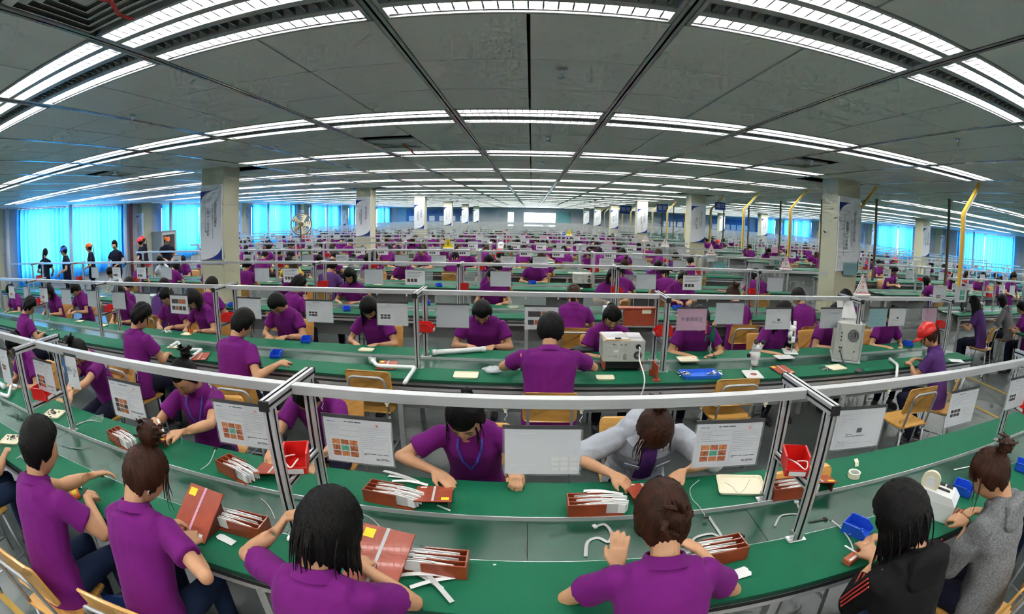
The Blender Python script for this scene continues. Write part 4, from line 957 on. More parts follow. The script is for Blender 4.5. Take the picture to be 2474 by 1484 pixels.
# white plastic pipe
def pipe(pts, r, label, matn='pvc', sock=True, n=14):
    P = [np.array(p, float) for p in pts]; o0 = P[0].copy(); P = [p-o0 for p in P]; Q = [P[0]]
    for i in range(1, len(P)-1):
        a = unit(P[i-1]-P[i]); b = unit(P[i+1]-P[i]); k = r*1.8
        for t in (0, .25, .5, .75, 1): Q.append(P[i]+a*k*(1-t)**2+b*k*t*t)
    Q.append(P[-1]); t = thing('plastic_pipe', label, 'pipe', Vector(o0), 0, 'white plastic pipes'); MB().tube(Q, r, n).build('pipe_run', G[matn], t, True)
    if sock:
        for a, b in ((P[0], P[1]), (P[-1], P[-2])):
            d = unit(b-a); MB().tube([a-d*.002, a+d*.035], r*1.16, n).build('socket', G[matn], t, True)
    return t
# sheets hanging from the rails
def sheet_print(kind):
    """list of (name, mesh) for an A4 sheet, local x/z plane, front faces -y, top edge at z=0"""
    W, H = .297, .212
    if kind in ('tall',): W, H = .20, .27
    if kind in ('note',): W, H = .145, .20
    out = []
    col = {'pink': 'pink', 'pinkblank': 'pink', 'teal': 'teal', 'mint': 'mint', 'back': 'paper', 'blank': 'paper_back'}.get(kind, 'paper')
    out.append(('paper', MB().box(-W/2+.008, W/2-.008, -.0006, .0006, -H+.006, -.012).mesh('paper', G[col])))
    m = MB(); m.box(-W/2, W/2, -.0016, -.0012, -H, 0); out.append(('sleeve', m.mesh('sleeve', G['sleeve'])))
    out.append(('header_strip', MB().box(-W/2, W/2, -.0022, .0022, -.012, .003).mesh('header_strip', G['darkgrey'])))
    y = -.0019
    def q(mn, rects, nm, joined=True):
        m = MB()
        for a, b, c, d in rects: m.quad((a, y, c), (b, y, c), (b, y, d), (a, y, d))
        out.append((nm, m.mesh(nm, G[mn])))
    rg = random.Random(hash(kind) % 100 if False else len(kind)*7+ord(kind[0]))
    def lines(x0, x1, z0, z1, n, mn='ink_light', h=.0014):
        r = []
        for i in range(n):
            z = z0+(z1-z0)*i/max(1, n-1); x = x0
            while x < x1-.01:
                l = rg.uniform(.008, .03); r.append((x, min(x+l, x1), z, z+h)); x += l+.004
                if rg.random() < .15: break
        q(mn, r, 'text_lines')
    def box(x0, x1, z0, z1, mn='ink_light', t=.0006): q(mn, [(x0, x1, z0, z0+t), (x0, x1, z1-t, z1), (x0, x0+t, z0, z1), (x1-t, x1, z0, z1)], 'ruled_box')
    def photos(x0, z1, nx, nz, w, h, gx, gz, mats):
        for i in range(nx):
            for j in range(nz):
                a = x0+i*(w+gx); b = z1-j*(h+gz); q(mats[(i+j*nx) % len(mats)], [(a, a+w, b-h, b)], 'photo')
    if kind in ('nine', 'ninedark'):
        ms = ['photo_orange', 'photo_brown', 'photo_orange', 'photo_brown', 'photo_green', 'photo_brown', 'photo_brown', 'photo_orange', 'photo_brown'] if kind == 'nine' else ['photo_dark', 'photo_brown', 'photo_brown', 'photo_dark', 'photo_brown', 'photo_dark']
        box(-.128, .012, -.195, -.042); box(.016, .130, -.195, -.042); lines(-.05, .03, -.027, -.027, 1, 'ink', .004); lines(-.120, .005, -.088, -.048, 6); lines(.020, .125, -.135, -.05, 11); lines(.022, .128, -.165, -.160, 2, 'ink', .003); lines(.07, .125, -.185, -.180, 2, 'ink', .003); lines(-.125, -.09, -.03, -.03, 1, 'ink_blue', .003)
        photos(-.112, -.105, 3, 3, .033, .022, .005, .004, ms)
        q('stamp_red', [(.086+.009*math.cos(a)-.0008, .086+.009*math.cos(a)+.0008, -.034+.009*math.sin(a)-.0008, -.034+.009*math.sin(a)+.0008) for a in [PI*i/8 for i in range(16)]]+[(.083, .089, -.037, -.031)], 'stamp')
    elif kind == 'back': lines(-.11, .12, -.03, -.03, 1, 'paper'); photos(.035, -.130, 3, 3, .028, .016, .006, .005, ['offwhite']); lines(-.12, -.03, -.175, -.165, 2, 'offwhite', .003)
    elif kind == 'six': box(-.128, .128, -.195, -.035); lines(-.06, .06, -.027, -.027, 1, 'ink', .003); lines(-.12, .12, -.095, -.045, 7); photos(-.11, -.11, 3, 2, .026, .017, .006, .006, ['photo_dark']); lines(.02, .12, -.18, -.11, 7)
    elif kind == 'wide': lines(-.05, .05, -.03, -.03, 1, 'ink_light', .003); photos(-.115, -.05, 2, 1, .108, .048, .008, .01, ['photo_dark', 'photo_brown']); photos(-.115, -.125, 4, 1, .05, .042, .007, .01, ['photo_dark', 'photo_brown', 'photo_dark', 'photo_dark'])
    elif kind in ('text', 'tall'): lines(-W/2+.025, W/2-.02, -H+.03, -.03, 14 if kind == 'tall' else 11); photos(-.06, -.125 if kind == 'tall' else -.12, 3, 2, .022, .016, .005, .005, ['photo_dark', 'photo_brown'])
    elif kind == 'fig': box(-.128, .128, -.195, -.035); lines(-.11, .11, -.09, -.04, 6); lines(-.11, .11, -.19, -.17, 3); photos(-.01, -.105, 1, 1, .03, .022, 0, 0, ['ink']); lines(-.07, .05, -.145, -.135, 2, 'ink', .003)
    elif kind == 'pink': out.append(('lettering', None))
    elif kind == 'pinkblank': lines(-.10, .10, -.18, -.05, 8, 'ink_light')
    elif kind == 'teal': lines(-.12, .10, -.17, -.035, 8, 'ink_blue', .004)
    elif kind == 'mint': lines(-.10, .10, -.17, -.05, 6, 'ink_light', .003)
    elif kind == 'green4': photos(-.02, -.06, 2, 2, .05, .055, .01, .01, ['photo_green']); lines(-.12, .12, -.04, -.03, 2)
    elif kind == 'note': out.append(('lettering', None))
    return out, W, H
SHEETS = {}
hk = MB(); hk.lathe([(.010, 0), (.010, -.010), (.005, -.014), (.005, -.022)], 10); HOOK_CLIP = hk.mesh('clip', G['cream'])
hk = MB(); hk.tube([(0, 0, -.02), (.006, 0, -.032), (0, 0, -.045), (-.005, 0, -.052), (0, 0, -.06)], .0016, 6); HOOK_WIRE = hk.mesh('hook', G['chrome'])
def hang_sheet(x, y, kind, label, drop=.065, rz=0.0, detail=True, top=1.355, tilt=0.0, group='hanging instruction sheets'):
    if kind not in SHEETS: SHEETS[kind] = sheet_print(kind)
    parts, W, H = SHEETS[kind]
    t = thing('instruction_sheet', label, 'sheet', (x, y, top-drop), rz, group); t.rotation_euler = (tilt, 0, rz)
    for nm, me in parts:
        if me is None: ob('lettering', text_mesh('不良维修区' if kind == 'pink' else '样品 1/26\n    25', .042 if kind == 'pink' else .03, 'ink'), t, (0, -.0022, -H*.52), (PI/2, 0, 0)); continue
        if not detail and nm in ('header_strip', 'ruled_box', 'stamp'): continue
        ob(nm, me, t, kind='stuff' if nm in ('text_lines', 'ruled_box', 'stamp') else None)
    if detail and drop > .03:
        for s in (-1, 1): ob('clip', HOOK_CLIP, t, (s*(W/2-.012), 0, drop)); ob('hook', HOOK_WIRE, t, (s*(W/2-.012), 0, drop))
    return t
# ================================================================== WHO SITS WHERE
def head_off(P):
    sc = P.get('scale', .95); lean = P.get('lean', .25); side = P.get('side', 0.0); p = np.array([0, 0, .86*sc if P.get('stand') else P.get('seat', .46)+.095])
    for L, a in ((.13, .55), (.13, .85), (.12, 1.1), (.075, 1.2), (.05, 1.15)):
        an = lean*a; p = p+unit(np.array([math.sin(side)*a, math.sin(an), math.cos(an)]))*L*sc
    nd = unit(np.array([math.sin(side)*.6, math.sin(lean*1.1+.12), math.cos(lean*1.1+.12)])); hp, hy, hr = P.get('head', (lean+.35, 0, 0))
    Rh = np.array(Matrix.Rotation(hy, 3, 'Z') @ Matrix.Rotation(-hp, 3, 'X') @ Matrix.Rotation(hr, 3, 'Y'))
    return p+nd*.065*sc+Rh@np.array([0, .028, .085*sc])
def seat_person(px, py, rz, P, det, label, group, chair='auto', clabel=None, key=None):
    """head centre seen at (px, py); hands are hall points"""
    h = head_off(P); p = at(px, py, z=h[2]); c, s = math.cos(rz), math.sin(rz)
    loc = (p.x-(h[0]*c-h[1]*s), p.y-(h[0]*s+h[1]*c))
    if rz > 2: yc = max([q for q in ROWY if q < loc[1]] or [ROWY[0]]); ny = max(loc[1], yc+.63)      # keep clear of the bench
    else: yc = min([q for q in ROWY if q > loc[1]-.3]); ny = min(loc[1], yc-.63)
    loc = (loc[0]*ny/loc[1], ny)
    o = place_person(loc, rz, local_pose(P, loc, rz), det, label, group, key)
    if chair: place_chair(loc[0]+.02*s, loc[1]-.02*c, rz, clabel or ('plywood chair under the %s' % chair), True)
    return o, loc
GN, GF = 'workers on the near side of the front bench', 'workers on the far side of the front bench'
A = lambda px, py, z: tuple(at(px, py, z=z))
# ---- front row, backs to the camera
seat_person(97, 1085, .1, dict(f=False, lean=.32, head=(.45, -.25, 0), hair='short', L=A(225, 1148, .83), R=A(212, 1205, .84), hdL=(.35, .9, -.15), hdR=(-.5, .75, -.1), curlR=.9, curlL=.35, trousers='jeans', seed=21, bangs=.3, hs=1.1, poleR=(.9, -.3, -.6)), 2,
            'black-haired man in purple polo reaching across the front bench at far left', GN, 'man reaching across the front bench at far left')
seat_person(350, 1150, .15, dict(lean=.38, head=(.75, -.35, .05), hair='bun_top', bun=1.45, hairmat='hair_brown', bangs=.9, L=A(402, 1268, .86), R=A(462, 1318, .84), hdL=(.5, .8, -.2), hdR=(-.45, .85, .1), curlL=.8, curlR=.55, poleR=(.9, -.35, -.55), trousers='jeans', seed=22, earring=True, hs=1.1), 2,
            'woman in purple polo with topknot and hoop earring at front bench', GN, 'woman with the topknot')
seat_person(790, 1285, -.05, dict(lean=.36, head=(.75, -.12, .08), hair='bob', bangs=.6, L=A(672, 1280, 1.03), R=A(882, 1372, .83), hdL=(.45, .35, .65), hdR=(-.55, .8, -.1), pnL=(.7, .2, -.4), curlL=1.0, curlR=.8, poleL=(-.9, -.1, -.75), poleR=(.95, -.2, -.4), trousers='jeans', seed=23, hs=1.12), 2,
            'woman in purple polo raising her left hand to her black hair', GN, 'woman raising her hand to her hair')
seat_person(1600, 1255, 0.0, dict(lean=.42, head=(.62, .0, 0), hair='bun_low', hairmat='hair_brown', bangs=.2, L=A(1490, 1372, .80), R=A(1690, 1330, .82), hdL=(.12, .55, .75), pnL=(.15, .8, -.55), curlL=.18, curlR=.6, poleL=(-.95, -.3, -.45), seed=24, hs=1.12), 2,
            'woman in purple polo with tied brown hair, fingers raised, back to camera', GN, 'woman with tied brown hair')
seat_person(2180, 1255, .12, dict(lean=.36, head=(.8, .2, 0), hair='bob', hairmat='hair_black', shirt='black', bangs=.3, L=A(2110, 1350, .80), R=A(2145, 1300, .84), hdL=(.15, .9, .25), hdR=(-.6, .6, -.1), curlL=.45, curlR=.9, trousers='jeans', sleeve=.55, seed=25, hs=1.12, poleL=(-.8, -.4, -.6)), 2,
            'woman in black track jacket with red stripes at the front bench', GN, 'woman in the black track jacket')
seat_person(2395, 1150, .2, dict(lean=.32, head=(.85, .35, 0), hair='bun_back', hairmat='hair_brown', shirt='hoodie', bangs=.9, L=A(2335, 1265, .84), R=A(2372, 1235, .84), hdL=(-.1, .95, .1), hdR=(-.7, .5, .1), curlL=.8, curlR=.8, sleeve=.25, seed=26, hs=1.1, poleL=(-.8, -.4, -.6)), 2,
            'woman in grey hooded sweatshirt at right end of the front bench', GN, 'woman in the grey hooded sweatshirt')
place_person((-3.35, .86), 0, dict(lean=.3, head=(.6, 0, 0), hair='pony', trousers='jeans', seed=27), 1, 'worker in purple cut off by the left edge of the photo', GN); place_chair(-3.35, .84, 0, 'plywood chair at the left edge of the photo, nearest row')
place_person((3.05, .86), 0, dict(lean=.35, head=(.7, 0, 0), hair='pony', trousers='jeans', seed=28), 1, 'worker in purple cut off by the right edge of the photo, nearest row', GN); place_chair(3.05, .84, 0, 'plywood chair at the right edge of the photo, nearest row')
# ---- front row, facing the camera
seat_person(190, 850, PI, dict(lean=.42, head=(1.0, .1, 0), hair='bun_top', bangs=.6, L=A(160, 965, .84), R=A(150, 970, .84), curlL=.9, curlR=.9, face=True, seed=31), 2, 'woman in purple with bun behind the handwritten note at front bench', GF, 'woman behind the handwritten note')
seat_person(448, 912, PI+.25, dict(lean=.30, head=(.75, -.28, 0), hair='bun_back', bangs=.2, L=A(440, 1045, .90), R=A(372, 1015, .90), hdL=(.8, .5, .05), hdR=(-.6, .7, .1), curlL=.8, curlR=.8, face=True, lanyard=True, poleL=(-.9, -.1, -.5), seed=32, hs=1.1), 2, 'woman in purple holding up a white strip, face turned down', GF, 'woman holding up a white strip')
seat_person(745, 955, PI+.1, dict(f=True, lean=.52, head=(1.15, .1, 0), hair='bun_top', bangs=.2, L=A(775, 1105, .80), R=A(655, 1090, .80), face=True, seed=33, curlL=.7, curlR=.8, hs=1.08), 2, 'worker in purple bent low behind the left aluminium frame', GF, 'worker bent low behind the left frame')
seat_person(1125, 1010, PI, dict(lean=.42, head=(.78, -.06, .05), hair='pony', bangs=.7, R=A(1050, 1138, .80), L=A(1240, 1135, .82), hdR=(-.75, .6, -.15), hdL=(-.2, .9, -.2), curlR=.22, curlL=.8, poleR=(.95, -.1, -.25), hside=-1, face=True, lanyard=True, seed=34, hs=1.12), 2, 'woman in purple with bent head, hand flat on a rust-red board', GF, 'woman with hand flat on the board')
seat_person(1582, 1035, PI, dict(lean=.55, head=(1.25, 0, .05), hair='bun_back', hairmat='hair_brown', shirt='jacket', bangs=1.0, R=A(1478, 1145, .82), L=A(1648, 1140, .82), hdR=(-.75, .55, -.25), hdL=(.75, .55, -.25), curlR=.6, curlL=.7, poleR=(.95, 0, -.2), poleL=(-.95, 0, -.2), sleeve=.12, face=True, seed=35, hs=1.12, width=1.08), 2, 'woman in pale grey work jacket bent over the bench', GF, 'woman in the pale work jacket')
place_person((-4.55, 2.42), PI, dict(lean=.35, head=(.8, .2, 0), hair='pony', seed=36, face=True), 1, 'worker in purple at far left behind the hanging sheet, front bench', GF); place_chair(-4.55, 2.44, PI, 'plywood chair behind the hanging sheet at far left')
pc = at(1940, 1110, z=.86); place_chair(pc.x, pc.y-.25, PI+.05, 'empty plywood chair behind the right aluminium frame')
# ---- second row, near side
G2N, G2F = 'workers on the near side of the second bench', 'workers on the far side of the second bench'
def gen(seed, f=True, **k):
    d = dict(seed=seed, f=f, lean=.3, head=(.65, 0, 0)); d.update(k); return d
seat_person(70, 742, -.15, gen(41, False, lean=.25, hair='spiky', head=(.7, -.2, 0)), 1, 'man in purple on near side of second bench, far left', G2N, 'man at far left of second bench')
seat_person(340, 768, -.1, gen(42, False, lean=.12, hair='spiky', head=(.55, -.5, 0), seat=.50, width=1.05), 1, 'tall man in purple, left of two men with backs turned, second bench', G2N, 'left man with back turned, second bench')
seat_person(585, 785, -.1, gen(43, False, lean=.22, hair='short', head=(.6, -.35, 0), seat=.48, width=1.08, R=A(672, 880, .86)), 1, 'man in purple with elbow out, back turned, second bench', G2N, 'man with elbow out, second bench')
seat_person(1330, 800, 0, gen(44, False, lean=.28, hair='short', head=(.6, -.1, 0), width=1.16, scale=1.0, poleL=(-1, -.2, -.3), poleR=(1, -.2, -.3), L=(-.10, 3.92, .80), R=(.42, 3.92, .80), hs=1.12), 1, 'broad man in purple, back turned, at middle of second bench', G2N, 'broad man at middle of second bench')
seat_person(2243, 812, .55, gen(45, True, lean=.3, head=(.55, .35, 0), hair='pony', hairmat='hair_brown', cap='red', shirt='dark', bangs=.4, L=A(2200, 880, .80), R=A(2222, 868, .84), ankle=.15, hs=1.08), 2, 'woman with red cap and ponytail at right end of second bench', G2N, 'woman with the red cap')
for px, py, lab in ((883, 905, 'empty plywood chair left of the white pipes, second bench'), (560, 935, 'empty plywood chair behind the man with elbow out'), (1790, 925, 'empty plywood chair below the microscopes, second bench'), (2240, 945, 'plywood chair beside the woman with red cap')):
    p = at(px, py, z=.80); place_chair(p.x, p.y+.24, 0, lab)
# ---- second row, far side
F2 = [(25, 705, 51, True, 'pony', 'at far left edge of photo'), (118, 705, 52, True, 'bob', 'second from left edge'), (182, 700, 53, True, 'pony', 'reaching toward white tray at left'), (290, 712, 57, True, 'bob', 'left of the dark-haired man'), (405, 718, 54, False, 'short', 'sorting dark cables'), (470, 725, 55, True, 'bob', 'with an orange cup before her'),
      (672, 735, 56, False, 'short', 'writing behind white sheet'), (893, 745, 58, True, 'long', 'hands over cream tray'), (1165, 755, 59, False, 'short', 'big man with bowed head'), (1478, 770, 60, True, 'pony', 'behind grey meter'), (1690, 772, 61, False, 'short', 'behind pink sign'), (1893, 762, 62, True, 'long', 'looking into microscope'), (2020, 760, 63, False, 'short', 'beside the large instrument'), (2160, 770, 64, True, 'pony', 'right of the large instrument')]
for px, py, sd, f, hr, lab in F2:
    seat_person(px, py, PI+((sd*37 % 11)-5)*.03, gen(sd, f, lean=.32 if sd != 59 else .38, head=(.30 if sd == 62 else .75+(sd % 3)*.12, .15 if sd == 62 else ((sd*13) % 7-3)*.07, 0), hair=hr, bangs=.7 if f else .4, width=1.15 if sd == 59 else 1.0, face=px > 300, hs=1.08), 1, 'worker in purple, far side of second bench, %s' % lab, G2F, 'worker, second bench far side, %s' % lab)
# ---- third row
G3 = 'workers at the third bench'
R3 = [(310, 690, 0, 71, False, 'short', 'purple'), (395, 695, 0, 72, True, 'bob', 'dark'), (510, 692, 0, 73, False, 'short', 'purple'), (720, 690, -.4, 75, False, 'spiky', 'purple'), (1385, 712, 0, 76, True, 'pony', 'purple'), (1772, 712, 0, 78, True, 'bun_back', 'purple'), (1930, 720, 0, 79, False, 'short', 'purple'), (2045, 722, 0, 80, True, 'bob', 'purple'),
      (845, 672, PI, 81, True, 'bob', 'purple'), (700, 668, PI, 82, True, 'pony', 'purple'), (270, 660, PI, 83, False, 'short', 'white'), (1190, 668, PI, 84, True, 'pony', 'purple'), (1650, 672, PI, 86, True, 'pony', 'purple'), (1480, 668, PI, 85, True, 'bob', 'purple')]
for i, (px, py, rz, sd, f, hr, sh) in enumerate(R3):
    seat_person(px, py, rz, gen(sd, f, hair=hr, shirt=sh, head=(.6+.1*(sd % 3), ((sd*13) % 7-3)*.06, 0), lean=.22+.03*(sd % 4), face=rz > 3, hairmat='hair_brown' if sd in (76, 78) else 'hair_black'), 1, 'worker at third bench, %s side, %s from left' % ('near' if rz < 3 else 'far', ORD[i+1 if i < 8 else i-7]), G3, 'worker at third bench, %s side, %s from left' % ('near' if rz < 3 else 'far', ORD[i+1 if i < 8 else i-7]))
# ---- standing figures by the left wall
ST = [((-12.4, 7.35), .5, None, 'navy', 'leftmost of the standing group by the curtains'), ((-11.9, 7.9), 2.6, 'bluetray', 'navy', 'standing by the curtains in a blue cap, back turned'), ((-11.75, 8.8), 2.4, 'orange', 'navy', 'standing by the curtains in an orange cap with a badge'), ((-11.45, 9.6), 3.4, None, 'navy', 'standing by the curtains, arms folded low, bareheaded'), ((-11.1, 10.45), 2.0, 'red', 'navy', 'standing by the curtains in a red cap'), ((-10.75, 11.25), 4.2, 'orange', 'navy', 'standing by the curtains in an orange cap, facing left'), ((-12.6, 12.0), 2.2, 'red', 'navy', 'standing alone before the curtain in a dark red cap'), ((-12.2, 17.4), 2.8, 'navy', 'navy', 'standing far left before second curtain, bending')]
for i, (loc, rz, cp, sh, lab) in enumerate(ST):
    place_person(loc, rz, gen(90+i, i % 2 == 0, stand=True, lean=.06, head=(.15, 0, 0), shirt=sh, cap=cp, hair='short' if i % 2 else 'pony', L=(-.16, .22, 1.02), R=(.14, .24, 1.0), scale=1.02), 1, 'worker in navy ' + lab, 'standing workers by the left wall')
# ---- right hand block seen across the aisle
G4 = 'workers across the aisle'
for i, (px, py, rz, sd, f, hr, sh, lab) in enumerate(((2355, 735, .3, 101, True, 'long', 'dark', 'woman in dark purple on a chair across the aisle'), (2422, 728, .3, 102, True, 'bob', 'hoodie', 'woman in grey hooded top across the aisle'), (2468, 745, .2, 103, True, 'pony', 'purple', 'worker in purple at right edge across the aisle'), (2335, 665, PI, 104, True, 'bob', 'purple', 'worker facing camera across the aisle behind sheets'), (2130, 640, PI+.4, 106, True, 'pony', 'purple', 'worker in purple holding cream parts, right of the column'), (2160, 655, PI+.3, 107, False, 'short', 'purple', 'worker in purple left of the black monitor'))):
    seat_person(px, py, rz, gen(sd, f, hair=hr, shirt=sh, bangs=.5), 1, lab, G4, lab)
place_person((11.7, 7.27), PI-.2, gen(105, False, stand=True, lean=.15, hair='short', head=(.5, 0, 0), L=(-.15, .3, 1.0), R=(.15, .32, 1.0)), 1, 'man in purple standing at right edge across the aisle', G4)
# ---- rows further back: copies of a few workers
VARS = [gen(201, True, hair='pony', head=(.7, .1, 0)), gen(202, False, hair='short', lean=.25, head=(.6, -.2, 0)), gen(203, True, hair='bob', lean=.35, head=(.8, 0, 0)), gen(204, True, hair='bun_back', head=(.6, .2, 0)), gen(205, False, hair='spiky', lean=.4, head=(.9, -.1, 0)), gen(206, True, hair='long', hairmat='hair_brown', lean=.3, head=(.7, .25, 0)),
        gen(207, True, hair='pony', cap='red', lean=.2, head=(.45, .1, 0)), gen(208, True, hair='bob', shirt='white', lean=.3), gen(209, True, hair='pony', shirt='yellow', lean=.35, head=(.8, -.2, 0)), gen(210, False, hair='short', shirt='dark', lean=.3), gen(211, False, hair='short', cap='bluetray', lean=.15, head=(.5, 0, 0)), gen(212, True, hair='bun_top', hairmat='hair_brown')]
rg = random.Random(5); cnt = {}
WHAT = {7: 'in white top', 8: 'in yellow top', 9: 'in dark top', 6: 'in red cap', 10: 'in blue cap'}
def far_worker(k, side, x, v, block, det):
    y = ROWY[k]+(-.80 if side == 'near' else .80)+rg.uniform(-.06, .06); rz = (0 if side == 'near' else PI)+rg.uniform(-.25, .25)
    if any(abs(x-cx) < .6 and cy-.35 < y < cy+.85 for cx, cy in COLS): return
    key = (k, side, block); cnt[key] = cnt.get(key, 0)+1
    P = dict(VARS[v]); P['legs'] = det > 0
    place_person((x, y), rz, P, det, 'worker %s, %s row %s side, %s, %s from left' % (WHAT.get(v, 'in purple'), ORD[k+1], side, block, ORD[cnt[key]]), 'workers in rows further back', ('far', v, det))
    if k < 7: place_chair(x, y+(-.03 if side == 'near' else .03), rz, 'chair at %s row %s side, %s, %s from left' % (ORD[k+1], side, block, ORD[cnt[key]]), False)
for k in range(3, 13):
    ymax = ROWY[k]; xl = max(-9.3 if k in (3, 4, 5) else -12.8, -1.35*ymax-.5)
    for side in ('near', 'far'):
        x = xl+rg.uniform(0, .6)
        while x < 4.6:
            if rg.random() < (.80 if k < 6 else .66 if k < 9 else .40):
                v = rg.choices(range(12), [10, 8, 8, 6, 6, 4, .8, 1.6, .9, 2.2, .8, 4])[0]; far_worker(k, side, x, v, 'left block', 0)
            x += rg.uniform(.68, 1.25)*(1 if k < 9 else 1.3)
for k in range(3, 11):
    for side in ('near', 'far'):
        x = 8.5+rg.uniform(0, .8)
        while x < min(17, 7.6+ROWY[k]*.9):
            if rg.random() < .5: far_worker(k, side, x, rg.choices(range(12), [10, 8, 8, 6, 6, 4, .8, 1.6, .9, 2.2, .8, 4])[0], 'right block', 0)
            x += rg.uniform(.9, 1.6)
# ================================================================== THINGS ON AND OVER THE BENCHES
Y1, Y2, Y3 = ROWY[0], ROWY[1], ROWY[2]
# ---- red bins on the frame shelves
for k in range(0, 9):
    for block in ('left block', 'right block'):
        for i, f in enumerate(sorted(FRAMES.get((k, block), []))):
            if k > 3 and (i+k) % 2: continue
            ori = PI/2 if (f > 0) == (k % 2 == 0) else -PI/2
            if k == 0: ori = {True: PI*.5+.25, False: -PI*.5-.25}[f < 0] if abs(f) > 2 else (-.35 if f > 0 else .35)
            t = inst('parts_bin', BIN_R, 'red plastic bin on frame shelf, %s bench row, %s, %s frame from left' % (ORD[k+1], block, ORD[i+1]), 'bin', (f+(-.01 if k == 0 else .03), ROWY[k]-(.02 if k == 0 else .0), 1.0315), ori, 'red bins on the frames')
# cables spilling out of the two nearest bins
for f, l in ((FX0, 'left'), (FX0+BAY, 'right')):
    b = (f-.01, Y1-.02, 1.055); cable([(b[0]-.02, b[1]+.03, b[2]+.01), (b[0]-.03, b[1]-.05, b[2]+.035), (b[0]+.01, b[1]-.08, b[2]+.01), (b[0]+.03, b[1]-.05, b[2]+.03), (b[0]+.01, b[1]+.0, b[2]+.01)], 'pale looped cable lying in the red bin on the %s frame' % l, .0035, 'white', 1.0)
# ---- sheets on the front rail (place along the rail, kind, how it shows)
S1 = [(-4.55, 'text', 'text sheet at far left of the front rail'), (-3.72, 'tall', 'narrow text sheet beside the frame, far left of front rail'), (-2.98, 'ninedark', 'sheet with six dark photos, left of the handwritten note'), (-2.02, 'ninedark', 'sheet with rows of dark photos, right of the handwritten note'), (-1.22, 'nine', 'sheet with nine brown photos, left of the left frame'), (-.66, 'nine', 'sheet with nine brown photos, right of the left frame'), (.055, 'back', 'white sheet turned back to front at middle of front rail'), (.79, 'nine', 'sheet with nine brown photos, left of the right frame'), (1.48, 'fig', 'sheet with one small photo, right of the right frame'), (2.32, 'six', 'sheet with dark photos, second right of the right frame'), (3.02, 'six', 'sheet with dark photos at right edge of photo')]
for x, kd, lab in S1: hang_sheet(x, Y1, kd, lab, .075, {-1.22: .05, .79: -.08, 1.48: -.12}.get(x, 0.0))
hang_sheet(-2.52, Y1-.024, 'note', 'small handwritten note taped to front rail at left', -.015)
# second rail
S2 = [(-8.3, 'text'), (-7.6, 'blank'), (-6.95, 'text'), (-6.2, 'blank'), (-5.45, 'blank'), (-4.85, 'blank'), (-4.35, 'six'), (-3.72, 'wide'), (-2.72, 'text'), (-1.92, 'six'), (-1.20, 'six'), (-.66, 'blank'), (.10, 'wide'), (1.43, 'pink'), (1.80, 'blank'), (2.33, 'fig'), (2.98, 'blank'), (3.66, 'teal'), (3.98, 'fig'), (4.58, 'pinkblank')]
N2 = {'blank': 'plain white sheet', 'text': 'printed text sheet', 'six': 'sheet with small dark photos', 'wide': 'sheet with wide dark photos', 'pink': 'pink sign with large dark characters', 'fig': 'sheet with one small figure', 'teal': 'teal sheet', 'pinkblank': 'pink sheet with faint print', 'mint': 'mint green sheet', 'green4': 'white sheet with four green pictures'}
for i, (x, kd) in enumerate(S2): hang_sheet(x, Y2, kd, '%s on second rail, %s from left' % (N2[kd], ORD[i+1]), .075 if i != 14 else .02)
# third rail and beyond: simple sheets
rs = random.Random(9); FARSHEET = {}
def far_sheet(kd):
    if kd not in FARSHEET:
        m = MB(); m.box(-.14, .14, -.001, .001, -.2, 0, 0); m.box(-.14, .14, -.002, .002, 0, .010, 1)
        for q in (-.12, .12): m.box(q-.003, q+.003, -.001, .001, .01, .075, 1)
        if kd in ('text', 'six'):
            for z in range(4): m.quad((-.11, -.0015, -.03-.018*z), (.10-.03*(z % 2), -.0015, -.03-.018*z), (.10-.03*(z % 2), -.0015, -.024-.018*z), (-.11, -.0015, -.024-.018*z), 2)
            for q in range(3): m.quad((-.11+.05*q, -.0015, -.16), (-.07+.05*q, -.0015, -.16), (-.07+.05*q, -.0015, -.115), (-.11+.05*q, -.0015, -.115), 3)
        FARSHEET[kd] = m.mesh('instruction_sheet', [G[{'pinkblank': 'pink', 'teal': 'teal', 'mint': 'mint', 'blank': 'paper_back'}.get(kd, 'paper')], G['grey'], G['ink_light'], G['photo_dark']])
    return FARSHEET[kd]
for k in range(2, 15):
    for block, x0, x1 in (('left block', max(-9.5 if k in (3, 4, 5) else -12.5, -1.35*ROWY[k]), 4.8), ('right block', 8.1, min(18, 8+ROWY[k]*.8))):
        if block == 'right block' and k > 9: continue
        x = x0+rs.uniform(0, .4); i = 0
        while x < x1:
            if not any(abs(x-f) < .2 for f in FRAMES.get((k, block), [])) and not any(abs(x-cx) < .5 and cy-.4 < ROWY[k] < cy+.6 for cx, cy in COLS) and rs.random() < (.75 if k < 8 else .5):
                i += 1; kd = rs.choices(('blank', 'text', 'six', 'pinkblank', 'teal', 'mint'), (6, 4, 4, 1.2 if x > 1 else .2, 1.0 if x > 3 else .1, .8 if x > 2 else 0.1))[0]
                tag(ob('instruction_sheet', far_sheet(kd), None, (x, ROWY[k], 1.28)), '%s on %s rail, %s, %s from left' % (N2[kd].replace('printed ', ''), ORD[k+1], block, ORD[i]), 'sheet', 'hanging instruction sheets')
            x += rs.uniform(.5, .85)*(1 if k < 8 else 1.5)
# clear acrylic screens standing on the third to sixth benches
acm = MB().box(-.26, .26, -.002, .002, 0, .22).mesh('acrylic_screen', G['acrylic'])
for k in (2, 3, 4, 5):
    i = 0
    for x in [-9.4+1.04*q for q in range(14)]:
        if rs.random() < .55 and not any(abs(x-cx) < .75 and cy-.4 < ROWY[k] < cy+.6 for cx, cy in COLS): i += 1; tag(ob('acrylic_screen', acm, None, (x, ROWY[k]+.20, ZD+.0005)), 'clear acrylic screen on %s bench, %s from left' % (ORD[k+1], ORD[i]), 'screen', 'acrylic screens')
